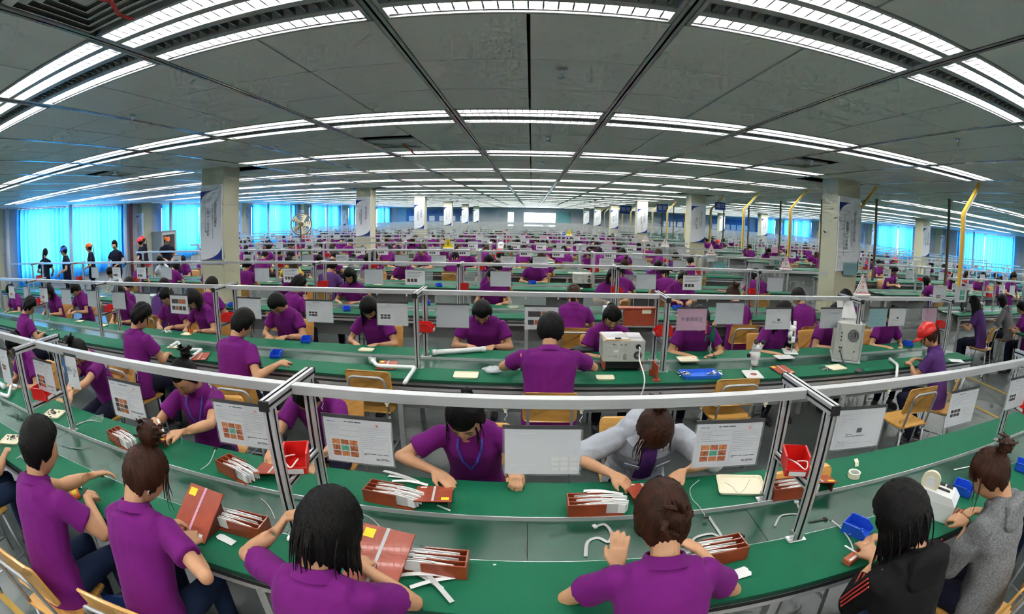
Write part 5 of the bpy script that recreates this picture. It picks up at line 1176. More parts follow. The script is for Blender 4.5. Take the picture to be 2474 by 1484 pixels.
# ---- strip boxes on the front bench
for px, py, rz, lab, sl in ((592, 1268, 0.0, 'brown strip box by the woman with the topknot', 'box by the topknot woman'), (1062, 1362, 0.0, 'brown strip box beside the yellow-stickered board, near worktop', 'box on the near worktop, centre'), (938, 1195, PI-.15, 'brown strip box left of the hand on the board', 'box left of the flat hand'), (1428, 1222, PI, 'brown strip box with thick pale bundle, centre right', 'box at centre right'), (1738, 1332, .08, 'brown strip box right of the woman with tied brown hair', 'box beside the brown-haired woman'), (568, 1132, PI-.3, 'brown strip box left of the left frame, far worktop', 'box left of the left frame'), (292, 1058, PI-.2, 'brown strip box half hidden behind the topknot', 'box behind the topknot'), (1908, 1182, PI-.1, 'brown strip box behind the right frame', 'box behind the right frame')):
    file_box(px, py, rz, lab, sl)
def bp(px, py): return at(px, py, z=ZD+.0005)
work_board(bp(455, 1300), -.10, .55, 'rust-red board with pink channel propped before the topknot woman', BOARD_P).scale = (1.25, 1.25, 1.25)
work_board(bp(888, 1418), -.18, .42, 'rust-red board with yellow sticker propped on near worktop', BOARD).scale = (1.28, 1.28, 1.28)
work_board(bp(1052, 1180), PI+.12, .22, 'rust-red board under the flat hand', BOARD)
work_board(bp(1548, 1172), PI+.02, .22, 'rust-red board under the hands of the pale jacket woman', BOARD)
work_board(bp(408, 1052), PI+.2, .25, 'rust-red board with teal card in front of woman holding strip', BOARD)
work_board(bp(672, 1120), PI+.25, .2, 'rust-red board behind the left frame', BOARD)
work_board(bp(1962, 1150), PI-.3, .3, 'rust-red board on far worktop beside the tape roll', BOARD)
tray(1790, 1172, -.25, 'cream tray with a looped wire on far worktop by right frame').scale = (1.25, 1.25, 1.1); tray(130, 1000, .35, 'cream tray with dark parts, far worktop at left'); tray(28, 1062, .5, 'cream tray with dark parts, near worktop at left edge')
for i, (px, py) in enumerate(((2068, 1285), (2322, 1190), (2470, 1135))): inst('parts_bin', BIN_B, ['blue bin with small white parts by black jacket woman', 'blue bin beside the tape dispenser', 'blue bin at right edge of the front bench'][i], 'bin', bp(px, py), .5, 'blue bins on the front bench')
# parts lying in trays and bins
def crumbs(name, label, cat, c, n, spread, mats, seed, size=.008, z0=.004, long_=2.0, group='loose parts'):
    r = random.Random(seed); t = thing(name, label, cat, c, 0, group)
    for i in range(n):
        m = MB(); a = r.uniform(0, PI); L = size*r.uniform(.6, long_); m.obox((0, 0, 0), (L, size*.5, size*.35))
        o = m.build('piece', G[r.choice(mats)], t); o.location = (r.gauss(0, spread), r.gauss(0, spread), z0+r.random()*size*.5); o.rotation_euler = (r.uniform(-.2, .2), r.uniform(-.3, .3), a)
    return t
crumbs('dark_parts', 'dark cut parts lying in the tray at left', 'parts', at(130, 998, z=ZD+.005), 16, .032, ['black', 'darkgrey'], 3, .016); crumbs('dark_parts', 'dark cut parts in the tray at left edge', 'parts', at(28, 1060, z=ZD+.005), 16, .032, ['black', 'darkgrey'], 4, .016); crumbs('white_parts', 'small white parts in the blue bin by black jacket', 'parts', at(2068, 1287, z=ZD+.006), 14, .020, ['white'], 5, .006); crumbs('white_parts', 'small white parts in the blue bin by tape dispenser', 'parts', at(2322, 1190, z=ZD+.006), 10, .018, ['white', 'ribbon'], 6, .007)
cable(cpx([(1752, 1166), (1768, 1176), (1786, 1192), (1800, 1180), (1812, 1158)], ZD+.016), 'thin wire looped on the cream tray', .0012, 'grey', 1)
# tape roll
t = thing('tape_roll', 'roll of cream tape standing on the far worktop', 'tape', at(2062, 1152, z=ZD+.001), 0); m = MB(); m.lathe([(.038, 0), (.038, .03), (.030, .03), (.030, 0), (.038, 0)], 28, cap=False); m.build('tape', G['cream'], t, False); m = MB(); m.lathe([(.030, .001), (.030, .029), (.028, .029), (.028, .001), (.030, .001)], 28, cap=False); m.build('core', G['offwhite'], t)
tag(MB().loft([[(0, 0, 0), (.028, 0, 0), (.028, .001, 0), (0, .001, 0)], [(.0, .01, .022), (.028, .01, .024), (.028, .011, .024), (0, .011, .022)], [(.0, .03, .034), (.028, .03, .036), (.028, .031, .036), (0, .031, .034)]]).build('tape_piece', G['cream'], None, loc=at(2066, 1128, z=ZD+.001)), 'curled piece of tape behind the tape roll', 'tape piece')
# tape dispenser
t = thing('tape_dispenser', 'white electric tape dispenser with tape reel on near worktop', 'tape dispenser', at(2255, 1238, z=ZD+.001), .55); t.scale = (1.25, 1.25, 1.25)
m = MB(); m.loft([[(-.06, -.09, 0), (.06, -.09, 0), (.06, .10, 0), (-.06, .10, 0)], [(-.06, -.09, .075), (.06, -.09, .075), (.06, .10, .075), (-.06, .10, .075)], [(-.055, -.06, .105), (.055, -.06, .105), (.055, .095, .115), (-.055, .095, .115)]]); m.build('casing', G['white'], t)
MB().box(-.045, .045, -.0905, -.089, .01, .07).build('outlet', G['black'], t); MB().box(.061, .0625, -.08, .02, .02, .05).build('warning_label', G['yellow'], t)
for q in range(3): MB().obox((.038, -.03+.04*q, .1095+.0026*q), (.024, .032, .002), rotm(.065, 0, 0)).build('key_pad', G['black'], t)
m = MB(); R = rotm(0, PI/2, 0)
for rr, w, nm, mt in ((.045, .016, 'tape_reel', 'cream'), (.022, .022, 'reel_hub', 'white')):
    m = MB(); m.tube([(-.03-w/2, .06, .14), (-.03+w/2, .06, .14)], rr, 24); m.build(nm, G[mt], t, False)
MB().obox((-.005, .01, .112), (.012, .10, .004), rotm(.065, 0, 0)).build('slot', G['black'], t)
# orange holders and tools held by the workers
inst('orange_jig', [('plate', MB().bevbox(-.075, .075, -.022, .022, 0, .028, .003).mesh('plate', G['jig_orange'])), ('strip', MB().box(-.07, .07, -.018, -.006, .0285, .030).mesh('strip', G['white'])), ('strip', MB().box(-.01, .0, -.018, .07, .0305, .032).mesh('strip', G['white']))], 'long orange jig with white strip by black jacket woman', 'jig', at(2065, 1348, z=ZD+.001), .35)
inst('orange_jig', [('plate', MB().bevbox(-.05, .05, -.03, .03, 0, .018, .003).mesh('plate', G['orange'])), ('window', MB().box(-.03, .03, -.015, .015, .0185, .0195).mesh('window', G['yellow']))], 'small orange jig on near worktop before the man at left', 'jig', at(182, 1197, z=ZD+.001), -.5)
inst('metal_clip', [('body', MB().box(-.018, .018, -.012, .012, 0, .006).mesh('body', G['chrome'])), ('flange', MB().box(-.018, .018, .010, .013, .006, .02).mesh('flange', G['chrome'])), ('flange', MB().box(-.018, .018, -.013, -.010, .006, .02).mesh('flange', G['chrome']))], 'bent metal clip beside the small orange jig', 'clip', at(193, 1180, z=ZD+.001), .4)
inst('orange_jig', [('plate', MB().bevbox(-.045, .045, -.02, .02, 0, .022, .003).mesh('plate', G['jig_orange'])), ('slot', MB().box(-.03, .03, -.004, .004, .0225, .0232).mesh('slot', G['black']))], 'orange jig in front of the grey sweatshirt woman', 'jig', at(2310, 1245, z=ZD+.001), .3)
inst('marker_pen', [('barrel', MB().cyl((0, 0, 0), (.075, 0, 0), .0045, 10).mesh('barrel', G['darkgrey'])), ('tip', MB().cyl((.075, 0, 0), (.09, 0, 0), .003, 8, r2=.001).mesh('tip', G['black']))], 'dark pen in the hand at far left of front bench', 'pen', at(212, 1178, z=.875), -2.0, ry=.5)
# loose ribbons, paper and cables on the front bench
def flat_paper(px, py, poly, rz, label, matn='white', z=ZD+.001, curl=.004):
    p = at(px, py, z=z); t = thing('paper_piece', label, 'paper', p, rz, 'loose paper'); m = MB(); n = len(poly)
    m.loft([[(x, y, 0.0005+curl*abs(math.sin(x*30))) for x, y in poly], [(x, y, .0025+curl*abs(math.sin(x*30))) for x, y in poly]]); m.build('sheet', G[matn], t); return t
flat_paper(548, 1305, [(-.055, -.012), (-.04, -.022), (.0, -.020), (.05, -.026), (.052, .012), (.02, .016), (-.03, .02), (-.05, .014)], -.15, 'torn white paper beside the strip box at left')
flat_paper(1785, 1388, [(-.05, -.03), (.04, -.03), (.046, -.02), (.05, -.01), (.044, .0), (.048, .012), (.04, .03), (-.05, .025)], .15, 'stack of white slips below the strip box at right')
for i, (px, py, rz) in enumerate(((1030, 1400, -.6), (1045, 1408, .5), (1020, 1392, .15), (1058, 1418, -.9))): tag(ob('white_strip', STRIPS[i % 6], None, at(px, py, z=ZD+.003+.003*i), (0, 0, rz)), ['lowest pale strip in the pile under the centre strip box', 'second pale strip in the pile under the centre strip box', 'third pale strip in the pile under the centre strip box', 'topmost pale strip in the pile under the centre strip box'][i], 'strip', 'pile of strips under the centre strip box')
for i, (px, py, rz) in enumerate(((975, 1158, -.2), (990, 1168, -.05), (965, 1150, -.35), (1450, 1190, -.2), (1462, 1194, -.1))): tag(ob('pale_strip', STRIPS[(i+1) % 6], None, at(px, py, z=ZD+.003+.004*(i % 3)), (0, 0, rz)), ['curved pale strip behind the left strip box', 'curved pale strip nearest the flat hand', 'rearmost curved pale strip behind the left strip box', 'lower pale strip behind the centre right box', 'upper pale strip behind the centre right box'][i], 'strip', 'loose strips')
tag(ob('white_strip', strip_mesh(.075, .010, 0, 3), None, at(1072, 1228, z=ZD+.003), (0, 0, -.5)), 'short white strip below the yellow sticker, centre', 'strip'); tag(ob('white_strip', strip_mesh(.05, .008, 0, 3), None, at(828, 1185, z=ZD+.003), (0, 0, .15)), 'short white strip at the foot of the left frame', 'strip'); tag(ob('white_chip', strip_mesh(.012, .007, 0, 2), None, at(1195, 1365, z=ZD+.002), (0, 0, .1)), 'tiny white chip alone on near worktop, centre', 'chip')
ZB = ZD-.014
cable(cpx([(1415, 1345), (1420, 1310), (1445, 1300), (1470, 1310), (1478, 1290), (1462, 1268), (1440, 1272)], ZB), 'folded pale ribbon cable on belt left of brown-haired woman', .009, 'ribbon', .2, end='white')
cable(cpx([(1660, 1330), (1680, 1300), (1720, 1290), (1745, 1300), (1720, 1260), (1712, 1248)], ZB), 'pale ribbon cable on belt right of brown-haired woman', .008, 'ribbon', .2)
cable(cpx([(1690, 1320), (1730, 1300), (1765, 1308), (1790, 1296)], ZB), 'ribbon cable with black plug on belt at right', .006, 'ribbon', .3, end='black')
cable(cpx([(1872, 1272), (1885, 1248), (1910, 1242), (1932, 1240), (1925, 1215)], ZB), 'pale ribbon cable on belt beside right frame', .006, 'ribbon', .25, end='white')
cable(cpx([(1955, 1262), (1975, 1258), (1992, 1255)], ZB), 'black-plugged cable end on belt right of the frame', .005, 'darkgrey', .5, end='black')
cable(cpx([(2010, 1258), (2035, 1280), (2055, 1310), (2062, 1335)], ZD+.004), 'long pale strip curving to the orange jig', .005, 'ribbon', .3)
cable(cpx([(2305, 1135), (2330, 1130), (2345, 1128), (2360, 1140)], ZB), 'forked pale ribbon on belt before the grey sweatshirt', .006, 'white', .25, end='white')
cable(cpx([(530, 1290), (540, 1240), (530, 1220), (520, 1212)], ZB+.005), 'pale ribbon strip behind the propped board at left', .009, 'ribbon', .2, end='black')
cable(cpx([(545, 1250), (535, 1235), (505, 1230), (515, 1215)], ZB), 'thin black wire loop on belt beside propped board', .002, 'black', 1)
cable(cpx([(665, 1255), (655, 1232), (642, 1215), (630, 1205)], ZB), 'bundle of thin grey wires on belt by left frame', .003, 'ribbon', .6)
cable(cpx([(930, 1292), (915, 1270), (895, 1252), (870, 1240)], ZB+.02), 'thin wires fanning behind the stickered board', .002, 'ribbon', 1)
cable(cpx([(485, 1135), (505, 1120), (515, 1100), (520, 1085)], ZD+.003), 'thin wires with black plug on far worktop, left of box', .003, 'ribbon', .6, end='black')
cable(cpx([(1690, 1160), (1668, 1180), (1672, 1205), (1690, 1225), (1705, 1248)], ZD+.004), 'thin wires trailing from far worktop beside cream tray', .002, 'ribbon', 1, end='black')
def wire_bundle(label, runs, w=.0016, matn='ribbon'):
    o0 = Vector(runs[0][0]); t = thing('wire_bundle', label, 'wires', o0, 0, 'wire bundles')
    for r in runs: MB().tube([np.array(p)-np.array(o0) for p in r], w, 5).build('wire', G[matn], t, True)
    return t
wire_bundle('pale wires splayed at foot of the second left frame', [cpx([(175+i*3, 1032-i*2), (205+i*3, 1020-i), (225+i*4, 1006+i*3), (250, 1002+i*2)], ZD+.003+.001*i) for i in range(6)])
wire_bundle('pale wires heaped on near worktop at left edge', [cpx([(38+i*4, 1108-i*3), (50+i*2, 1104-i), (58, 1112-i*2), (64+i, 1104)], ZD+.003+.001*i) for i in range(5)])
wire_bundle('green-black wires lying on belt at far left', [cpx([(15+i*6, 1000+i*3), (28+i*4, 1006-i*2), (40, 1008+i*2), (52+i, 1012)], ZB+.001*i) for i in range(5)], .0014, 'green_edge')
cable(cpx([(205, 1205, .78), (212, 1235, .70), (225, 1280, .60), (240, 1330, .45), (262, 1400, .30)], .7), 'pale cable hanging from worktop into the navy crate', .004, 'ribbon', .5)
wire_bundle('thin grey wires lying on belt behind the man at left', [cpx([(150+i*10, 1078+i*2), (185+i*6, 1083+i), (215+i*3, 1076+i*2)], ZB+.001*i) for i in range(3)], .0015, 'grey')
# hands' props
tag(ob('white_strip', strip_mesh(.10, .012, .015, 8, 'white'), None, at(388, 1028, z=.93), (.3, .5, -.5)), 'white strip held up by the woman at left', 'strip')
cable([tuple(at(430, 1045, z=.88)), tuple(at(440, 1062, z=.84)), tuple(at(435, 1080, z=.78))], 'thin pale strip falling from the hand at left', .003, 'white', .3)
# navy crate on the floor
def crate(L, W, H):
    m = MB(); a = lambda l, w, z: [(-l/2, -w/2, z), (l/2, -w/2, z), (l/2, w/2, z), (-l/2, w/2, z)]
    m.loft([a(L*.85, W*.85, 0), a(L, W, H-.02), a(L+.03, W+.03, H-.02), a(L+.03, W+.03, H), a(L-.01, W-.01, H), a(L*.83, W*.83, .01)]); return m
t = thing('waste_crate', 'navy plastic crate on the floor between the two workers at left', 'crate', (-1.86, .83, 0), .5); crate(.34, .26, .42).build('crate_body', G['navy_bin'], t); MB().obox((0, -.125, .30), (.08, .004, .04), rotm(-.08, 0, 0)).build('label_card', G['cream'], t)
# ================================================================== second bench things
def b2(px, py, z=ZD+.001): return at(px, py, z=z)
for px, py, rz, lab, sm in ((885, 845, 0, 'cream tray under the hands, second bench left of centre', 1), (1126, 906, .05, 'cream tray with ribbed strips, second bench centre', 0), (1462, 912, 0, 'cream tray right of the broad man', 1), (1662, 868, 0, 'cream tray below the pink sign', 0), (2020, 888, .1, 'cream tray with curled leads, second bench right', 0), (193, 776, .2, 'cream tray in second bench, far left', 1), (250, 786, .1, 'second cream tray in second bench, left', 1), (452, 807, .1, 'cream tray beside orange cup, second bench', 1), (420, 838, .3, 'cream tray by the tall man, second bench', 1)): tray(px, py, rz, lab, bool(sm))
inst('parts_bin', BIN_B, 'blue bin behind the red cap woman', 'bin', (4.55, Y2+.3, ZD+.001), .2, 'blue bins on the second bench')
for px, py, lab in ((741, 826, 'small blue bin by the writing man, second bench'), (668, 862, 'small blue bin at the elbow, second bench'), ): inst('parts_bin', BIN_B, lab, 'bin', b2(px, py), .2, 'blue bins on the second bench')
inst('paper_cup', [('cup', MB().lathe([(.022, 0), (.03, .05), (.028, .05), (.02, .003)], 16).mesh('cup', G['orange']))], 'small orange cup on tray, second bench left', 'cup', b2(462, 806, ZD+.016))
cz = ZD+.03
pipe([b2(1045, 852, cz), b2(1172, 843, cz)], .024, 'straight white pipe before the big man, second bench')
pipe([b2(900, 872, cz+.01), b2(912, 884, cz), b2(1003, 888, cz), b2(978, 925, cz), b2(978, 925, .60)], .017, 'white elbow pipe hanging over bench edge, second bench centre')
pipe([b2(412, 838, cz+.06), b2(430, 826, cz+.07), b2(440, 845, cz), b2(488, 845, cz), b2(455, 868, cz)], .017, 'white elbow pipe by the tall man, second bench left')
pipe([b2(2150, 868, cz), b2(2168, 882, cz), b2(2166, 912, .70), b2(2155, 918, .62)], .017, 'white elbow pipe at right end of second bench')
t = thing('suction_hood', 'grey suction hood on the elbow pipe, second bench centre', 'hood', b2(893, 880, ZD+.002), .6); m = MB(); m.loft([ring(np.array([0, 0, .035]), np.array([0, 1., 0]), np.array([0, 0, 1.]), .032, .032, 18), ring(np.array([.045, 0, .035]), np.array([0, 1., 0]), np.array([0, 0, 1.]), .020, .020, 18), ring(np.array([.06, 0, .035]), np.array([0, 1., 0]), np.array([0, 0, 1.]), .018, .018, 18)]); m.build('cone', G['lightgrey'], t, True)
pipe([(-5.2, 2.0, ZD+.03), (-4.55, 1.92, ZD+.03)], .024, 'straight white pipe on front bench at far left'); pipe([at(0, 952, z=ZD+.03), at(20, 958, z=ZD+.03), at(28, 930, z=ZD+.05), at(42, 935, z=ZD+.03)], .016, 'white elbow pipe on front bench at far left')
# grey meter on a rust stand with papers and clipboard
def meter(loc, rz, label, S=1.0, papers=True, stand=True):
    t = thing('test_meter', label, 'instrument', loc, rz, 'grey test meters'); z0 = .075 if stand else .0; W, D, H = .36*S, .30*S, .19*S
    m = MB(); m.bevbox(-W/2, W/2, -D/2, D/2, z0, z0+H, .006); m.build('casing', G['instr'], t)
    if stand:
        for s in (-1, 1): MB().box(s*W*.45-.008, s*W*.45+.008, -D*.46, D*.46, 0, z0).build('stand_side', G['board'], t)
        MB().box(-W*.43, W*.43, -D*.30, D*.46, .0, z0*.92).build('stand_box', G['black'], t)
    f = -D/2-.0012; c = np.array([W*.33, f, z0+H*.32]); m = MB(); m.tube([c, c-[0, .004, 0]], H*.19, 20); m.build('fan_grille', G['darkgrey'], t); MB().tube([c-[0, .004, 0], c-[0, .006, 0]], H*.07, 12).build('fan_hub', G['grey'], t)
    c = np.array([W*.33, f, z0+H*.72]); MB().tube([c, c-[0, .006, 0]], H*.11, 16).build('socket', G['black'], t)
    for q in range(5): MB().box(-W*.02, W*.06, f-.001, f, z0+.02+.012*q, z0+.024+.012*q).build('vent_slot', G['darkgrey'], t)
    MB().box(-W*.26, -W*.14, f-.001, f, z0+H*.45, z0+H*.56).build('label_card', G['paper'], t)
    for q in (-.28, -.10, .0): MB().box(W*q, W*q+.018, f-.001, f, z0+H*.78, z0+H*.82).build('screw_slot', G['darkgrey'], t)
    for s in (-1, 1): MB().lathe([(.006, 0), (.006, .002)], 8, c=(s*W*.44, -D/2+.02, z0+H)).build('screw', G['darkgrey'], t)
    return t, z0+H
pm_ = at(1500, 885, z=ZD); t, zt = meter((pm_.x, Y2+.02, ZD+.0005), -.02, 'grey test meter with papers on top, centre right of second bench')
pl = Vector((pm_.x, Y2+.02, ZD+zt+.001)); c = thing('clipboard', 'clipboard with white papers on the grey meter', 'clipboard', pl+Vector((-.07, 0, 0)), .08); MB().bevbox(-.11, .11, -.15, .13, 0, .004, .001).build('board', G['wood'], c); MB().box(-.10, .10, -.135, .125, .0045, .010).build('papers', G['paper'], c); MB().obox((0, -.13, .014), (.05, .02, .008)).build('clip', G['black'], c)
p_ = thing('paper_sheet', 'white sheets on the grey meter beside clipboard', 'paper', pl+Vector((.11, .02, 0)), -.1); MB().box(-.06, .06, -.12, .11, 0, .003).build('sheet', G['paper'], p_)
mp = np.array([pm_.x+.12, Y2-.15, ZD+.075+.137]); cable([mp, mp+[0, -.03, -.01], mp+[-.005, -.06, -.09], mp+[-.015, -.33, -.17], mp+[-.04, -.36, -.30], mp+[-.09, -.37, -.36]], 'white power cord hanging from the grey meter', .006, 'white', 1.0)
MBk = thing('bookend', 'rust-red bookend standing beside the grey meter', 'bookend', b2(1580, 912), 0); MB().bevbox(-.006, .006, -.10, .07, 0, .13, .002).build('plate', G['board'], MBk); MB().box(-.03, .03, -.11, -.07, 0, .012).build('foot', G['board'], MBk); MB().box(-.03, .02, .05, .07, 0, .05).build('foot', G['board'], MBk)
t = thing('hanging_case', 'rust-red case hung from the second rail before the grey meter', 'case', (at(1540, 765, y=Y2).x, Y2-.05, 1.13), 0); MB().bevbox(-.135, .135, -.03, .03, 0, .145, .004).build('case_body', G['board'], t); MB().obox((-.02, 0, .152), (.33, .085, .012)).build('lid', G['board'], t); MB().box(.02, .10, -.0325, -.030, .108, .145).build('label_card', G['cream'], t)
for q in (-.05, .08): MB().cyl((q, .0, .155), (q, .03, .25), .0012, 6).build('wire', G['steel'], t)
meter((5.9-3.2+.25, ROWY[3], ZD+.0005), 0, 'grey test meter on fourth bench, right', .9, False); meter((.95, ROWY[3]-.0, ZD+.0005), 0, 'grey test meter on fourth bench, centre', .95, False)
# large instrument with fan, wrapped leads and propped papers
li = at(2118, 905, z=ZD+.001); t, zt = meter((li.x+.02, Y2+.02, ZD+.0005), -.55, 'large instrument with round fan at right of second bench', 1.0, False, False)
for ch in list(t.children): bpy.data.objects.remove(ch)
W, D, H = .28, .42, .40
MB().bevbox(-W/2, W/2, -D/2, D/2, .02, H, .008).build('casing', G['instr'], t)
for s in (-1, 1):
    for q in (-1, 1): MB().bevbox(s*W/2-.012, s*W/2+.012, q*D/2-.012, q*D/2+.012, 0, H+.008, .004).build('corner_post', G['alu'], t)
MB().bevbox(-W/2-.02, W/2+.02, -D/2-.02, D/2+.02, 0, .022, .004).build('base_plate', G['alu'], t)
f = -D/2-.001; cc = np.array([.04, f, .28]); MB().tube([cc, cc-[0, .006, 0]], .062, 26).build('fan_grille', G['darkgrey'], t)
for rr in (.052, .036, .02): MB().tube([cc+np.array([rr*math.cos(a), -.008, rr*math.sin(a)]) for a in [2*PI*i/20 for i in range(21)]], .002, 6).build('fan_ring', G['lightgrey'], t)
for i, (x, z) in enumerate(((-.09, .30), (-.09, .26), (-.09, .225), (-.095, .15), (-.075, .15), (-.09, .11), (.07, .12))): MB().tube([(x, f, z), (x, f-.006, z)], .008, 10).build('socket', G['black'], t)
lb = np.array([li.x+.02, Y2+.02, ZD])+rotm(0, 0, -.55)@np.array([-.085, f-.006, .13]); cable([lb, lb+[-.02, -.04, -.02], lb+[0, -.08, -.10], lb+[.02, -.16, -.16], lb+[.02, -.20, -.32], lb+[.02, -.18, -.50]], 'striped black power cord hanging from the large instrument', .007, 'darkgrey', 1)
pr = thing('paper_sheet', 'large white paper propped on the large instrument', 'paper', (li.x-.0, Y2+.06, ZD+H+.012), -.35); m = MB(); m.loft([[(-.10, 0, 0), (.13, 0, 0), (.13, .001, 0), (-.10, .001, 0)], [(-.12, .06, .20), (.06, .06, .20), (.06, .061, .20), (-.12, .061, .20)]]); m.build('sheet', G['white'], pr)
# blue tray with small metal parts
t = inst('parts_tray', tray_parts(.34, .20, 'bluetray', .03), 'large blue tray full of metal parts, second bench', 'tray', b2(1690, 908), 0); crumbs('metal_parts', 'heap of small metal parts in the blue tray, left', 'parts', b2(1655, 905, ZD+.006), 24, .030, ['steel', 'chrome', 'white', 'darkgrey'], 11, .018, long_=2.4); crumbs('metal_parts', 'heap of small metal parts in the blue tray, right', 'parts', b2(1725, 905, ZD+.006), 24, .030, ['steel', 'chrome', 'white', 'darkgrey'], 12, .018, long_=2.4)
crumbs('metal_parts', 'heap of bright metal leads on second bench, right', 'parts', b2(1995, 892, ZD+.004), 26, .028, ['steel', 'white', 'darkgrey'], 13, .016, long_=3); crumbs('metal_parts', 'scatter of dark and bright parts before the big man', 'parts', b2(1265, 856, ZD+.004), 22, .032, ['steel', 'black', 'white'], 14, .016, long_=2.5); crumbs('cable_scraps', 'pale cable scraps sorted by the dark-haired man, second bench', 'parts', b2(405, 803, ZD+.004), 24, .04, ['ribbon', 'white', 'darkgrey'], 15, .018, long_=3); crumbs('cable_scraps', 'pale cable scraps at left end of second bench', 'parts', b2(125, 798, ZD+.004), 20, .05, ['ribbon', 'white', 'darkgrey'], 16, .018, long_=3)
# microscopes
def microscope(loc, rz, label):
    t = thing('microscope', label, 'microscope', loc, rz, 'white stereo microscopes')
    MB().bevbox(-.08, .08, -.10, .10, 0, .022, .008).build('base', G['white'], t); m = MB(); m.lathe([(.03, 0), (.03, .004)], 20, c=(0, -.03, .022)); m.build('stage', G['board'], t)
    MB().cyl((0, .075, .02), (0, .075, .25), .011, 14).build('pillar', G['chrome'], t); MB().bevbox(-.022, .022, .045, .105, .13, .19, .006).build('focus_block', G['white'], t)
    for s in (-1, 1): MB().tube([(s*.022, .075, .16), (s*.045, .075, .16)], .018, 14).build('focus_knob', G['black'], t)
    m = MB(); m.lathe([(.030, .10), (.034, .13), (.032, .15), (.044, .16), (.044, .20), (.036, .23)], 20, c=(0, -.01, 0)); m.build('objective_head', G['white'], t, True)
    m = MB(); m.loft([ring(np.array([0, -.01, .225]), np.array([1., 0, 0]), np.array([0, 1., 0]), .042, .034, 18), ring(np.array([0, -.03, .26]), np.array([1., 0, 0]), np.array([0, .9, .4]), .050, .030, 18), ring(np.array([0, -.05, .275]), np.array([1., 0, 0]), np.array([0, .8, .6]), .044, .02, 18)]); m.build('prism_body', G['white'], t, True)
    for s in (-1, 1):
        MB().tube([(s*.028, -.03, .262), (s*.032, -.075, .315)], .019, 14).build('eyepiece_tube', G['white'], t, True); MB().tube([(s*.032, -.075, .315), (s*.033, -.088, .330)], .020, 14).build('eyecup', G['black'], t, True)
    MB().tube([(0, -.01, .10), (0, -.01, .085)], [.028, .024], 16).build('lens_ring', G['black'], t)
    return t
microscope(b2(1818, 908), -.15, 'white stereo microscope with black eyecups on near worktop'); microscope(b2(1908, 852), PI-.35, 'white stereo microscope used by the woman at second bench')
t = thing('drill_press', 'small green drill press before the pink sign worker', 'drill press', b2(1716, 862), 0); MB().bevbox(-.05, .05, -.05, .05, 0, .012, .004).build('base', G['green_edge'], t); MB().cyl((0, .02, .01), (0, .02, .30), .009, 12).build('pillar', G['chrome'], t); m = MB(); m.lathe([(.018, .15), (.024, .17), (.024, .25), (.014, .27), (.012, .31)], 16); m.build('motor', G['green'], t, True); MB().tube([(0, 0, .20), (-.07, -.01, .21), (-.075, -.01, .16)], .008, 8).build('lever', G['green'], t); MB().tube([(-.07, 0, .23), (-.07, 0, .34)], .006, 8).build('handle', G['orange'], t); MB().ell((-.07, 0, .345), (.011, .011, .011), 10, 8).build('knob', G['red'], t)
for px, py, rz, lab in ((1905, 905, .1, 'rust-red board lying flat at right of second bench'), (478, 872, .4, 'rust-red board leaning by elbow pipe, second bench left'), (930, 895, .1, 'small rust-red jig before the elbow pipe'), (640, 1, 0, '')):
    if lab: work_board(b2(px, py), rz, .06, lab, BOARD)
for px, py, rz, lab in ((2310, 872, -.45, 'white sheet lying at right end of second bench'), (1895, 863, .0, 'white sheet beside the used microscope'), (1268, 868, .2, 'white slip on second bench left of the broad man')): flat_paper(px, py, [(-.10, -.07), (.10, -.07), (.10, .07), (-.10, .07)] if 'slip' not in lab else [(-.05, -.012), (.05, -.008), (.05, .008), (-.05, .012)], rz, lab, 'white')
t = thing('plastic_bag', 'crumpled clear plastic bag beside the ribbed tray', 'bag', b2(1192, 900), .2)
def bag_mesh():
    m = MB(); rows = []; r = random.Random(4)
    for i in range(1, 8):
        th = PI*i/8; rows.append([(.085*math.sin(th)*math.cos(a)*(1+.25*r.uniform(-1, 1)), .06*math.sin(th)*math.sin(a)*(1+.25*r.uniform(-1, 1)), .028+.027*math.cos(th)+.006*r.uniform(-1, 1)*math.sin(th)) for a in [2*PI*k/14 for k in range(14)]])
    return m.loft(rows[::-1])
bag_mesh().build('film', G['bag'], t)
inst('phone', [('body', MB().bevbox(-.035, .035, -.07, .07, 0, .009, .003).mesh('body', G['black'])), ('screen', MB().box(-.031, .031, -.06, .06, .0092, .0096).mesh('screen', G['darkgrey']))], 'black phone lying beside the large instrument', 'phone', b2(2075, 896), -.9)
inst('handbag', [('body', MB().ell((0, 0, .035), (.11, .07, .035), 18, 10).mesh('body', G['black'], True)), ('zip', MB().tube([(-.08, -.03, .06), (0, -.05, .062), (.08, -.03, .06)], .002, 6).mesh('zip', G['chrome']))], 'shiny black pouch left of the grey meter', 'pouch', b2(1408, 852), 0)
inst('label_printer', [('casing', MB().bevbox(-.06, .06, -.08, .08, 0, .14, .008).mesh('casing', G['white'])), ('slot', MB().box(-.03, .03, -.0815, -.080, .05, .075).mesh('slot', G['black'])), ('reel', MB().tube([(-.01, 0, .17), (.01, 0, .17)], .035, 18).mesh('reel', G['cream']))], 'white label dispenser on third bench behind the grey meter', 'label printer', (at(1468, 765, z=ZD).x, Y3-.30, ZD+.001), .1)
inst('stool', [('seat', MB().bevbox(-.17, .17, -.13, .13, .43, .46, .006).mesh('seat', G['board']))]+[('leg', MB().cyl((sx*.13, sy*.10, 0), (sx*.12, sy*.09, .43), .012, 8).mesh('leg', G['tubegrey'])) for sx in (-1, 1) for sy in (-1, 1)], 'rust-red topped stool on far side of second bench', 'stool', (at(800, 805, z=.5).x, Y2+1.0, 0), .1)
